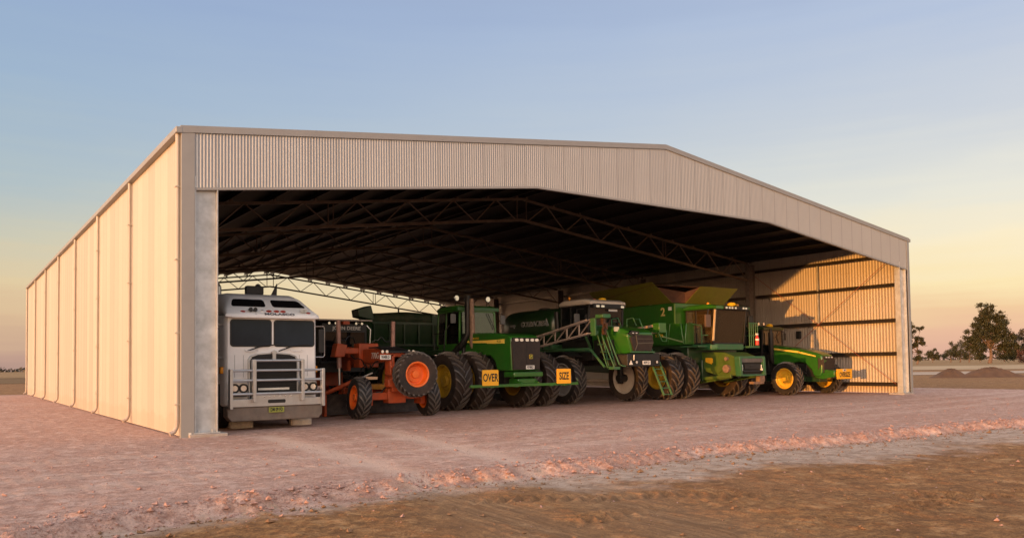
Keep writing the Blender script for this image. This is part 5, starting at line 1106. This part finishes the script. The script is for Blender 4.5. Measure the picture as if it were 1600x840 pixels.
b.warp(lambda x, y, z: (x*(.88+.12*min(1, y/.9)), y, z)); obj('hood', b, GREEN, Q, bevel=.08, seg=3)
b = MB(); b.box(-.4, .4, .5, 3.0, .85, 1.5); b.box(-.44, .44, .9, 1.9, 1.1, 1.4); b.cyl((-.46, 1.4, 1.2), (-.4, 1.4, 1.2), .12, n=10); b.tube([(-.45, .9, 1.0), (-.48, 1.5, 1.3), (-.42, 1.9, 1.0)], .04, 6); obj('engine', b, BLACK, Q, bevel=.01)
b = MB(); b.loft([[(x, y, z) for x, y, z in ((-.36,.03,1.02),(.36,.03,1.02),(.42,-.03,1.6),(.36,.04,1.80),(-.36,.04,1.80),(-.42,-.03,1.6))], [(x, y, z) for x, y, z in ((-.44,.30,1.02),(.44,.30,1.02),(.475,.28,1.6),(.44,.3,1.80),(-.44,.3,1.80),(-.475,.28,1.6))]]); b.warp(lambda x, y, z: (x*1.03, y-.02, z)); gl = obj('grille', b, GRILLE, Q, bevel=.02)
for x in (-.22, -.02, .22):
    b = MB(); b.ball((x, -.01, 1.74), .07, .04, .04); obj('headlight', b, LAMP, Q)
for s in (-1, 1):
    b = MB(); b.prism([(.35,1.78),(1.3,1.98),(2.95,2.20),(2.95,2.28),(1.3,2.06),(.35,1.83)], 0, s*.503-.008, s*.503+.008); st2 = obj('hood_stripe', b, STRIPE, Q, smooth=0)
    if s < 0:
        b = MB(); b.text('8320', TL(-.513, 1.2, 2.0), .09, depth=.002); obj('model_number', b, GREEN, st2, smooth=0)
b = MB(); b.prism([(-.5,.85),(-.5,1.12),(.2,1.2),(.5,1.0),(.5,.8),(.1,.72)], 0, -.36, .36); obj('weight_bracket', b, FRGREEN if False else GREEN, Q, bevel=.03)
b = MB(); b.plate(-.38, .80, .74, 1.20, -.66, -.62, .02); b.box(-.2, .3, -.62, -.49, .85, 1.1); b.mi = 1; b.text('OVERSIZE', TF(.21, -.6615, .93), .31, depth=.0015, xs=.62, bold=.009); sg = obj('oversize_sign', b, [SIGNY, SIGNK], Q, smooth=0)
numberplate(Q, .18, -.665, 1.14, .24, .09, '7062', PLATEW)
cab(Q, -.82, .82, 3.12, 4.7, 2.0, 3.14, BLACK, DGREEN, DGLASS, rh=.2, over=.1, tap=.06, rake=.02)
b = MB(); b.box(-.6, .6, 2.9, 5.0, 1.0, 1.95); obj('transmission', b, BLACK, Q, bevel=.02)
b = MB(); b.tube([(-.50, 2.75, 1.5), (-.62, 2.72, 1.7), (-.62, 2.72, 3.0)], [.1, .13, .13], 12); b.cyl((-.62, 2.72, 3.0), (-.62, 2.72, 3.2), .075, .06, 10); obj('exhaust_stack', b, BLACK, Q)
b = MB(); b.cyl((-.45, 2.95, 2.35), (-.45, 2.95, 3.0), .03, n=8); b.ball((-.42, 2.93, 2.4), .09, .06, .06); obj('side_lamp', b, STEEL, Q)
for x in (-.98, -.58): roundlamp(Q, (x, 3.15, 3.44), .085, .08, 'round_lamp')
b = MB(); b.lathe([(3.27, .17), (3.33, .18), (3.40, .12), (3.42, 0)], (.2, 3.4, .06), 2, 14); obj('receiver_dome', b, YDOME, Q)
b = MB(); b.plate(.92, 1.06, 2.65, 3.0, 3.05, 3.1, .03); mr = obj('mirror', b, BLACK, Q, bevel=.01)
b = MB(); b.tube([(.8, 3.15, 3.08), (.99, 3.08, 3.05), (.99, 3.08, 2.95)], .014, 6); obj('mirror_arm', b, BLACK, mr)
b = MB(); b.tube([(.45, 3.08, 3.08), (.3, 3.08, 2.8), (.5, 3.08, 2.5)], .012, 6); obj('wiper', b, BLACK, Q)
for s in (-1, 1):
    b = MB(); b.loft([[(x, 4.75+1.12*math.cos(a), .98+1.12*math.sin(a)) for a in [R(d) for d in (30, 60, 90, 120, 150)]]+[(x, 4.75+1.16*math.cos(a), .98+1.16*math.sin(a)) for a in [R(d) for d in (150, 120, 90, 60, 30)]] for x in (s*1.0, s*1.75)]); obj('fender', b, DGREEN, Q)
b = MB(); b.box(-1.1, -.6, 2.7, 3.4, .55, .62); b.box(-1.1, -.6, 2.8, 3.4, .95, 1.0); b.box(-1.12, -1.06, 2.7, 3.4, .5, 1.4); obj('cab_steps', b, BLACK, Q)
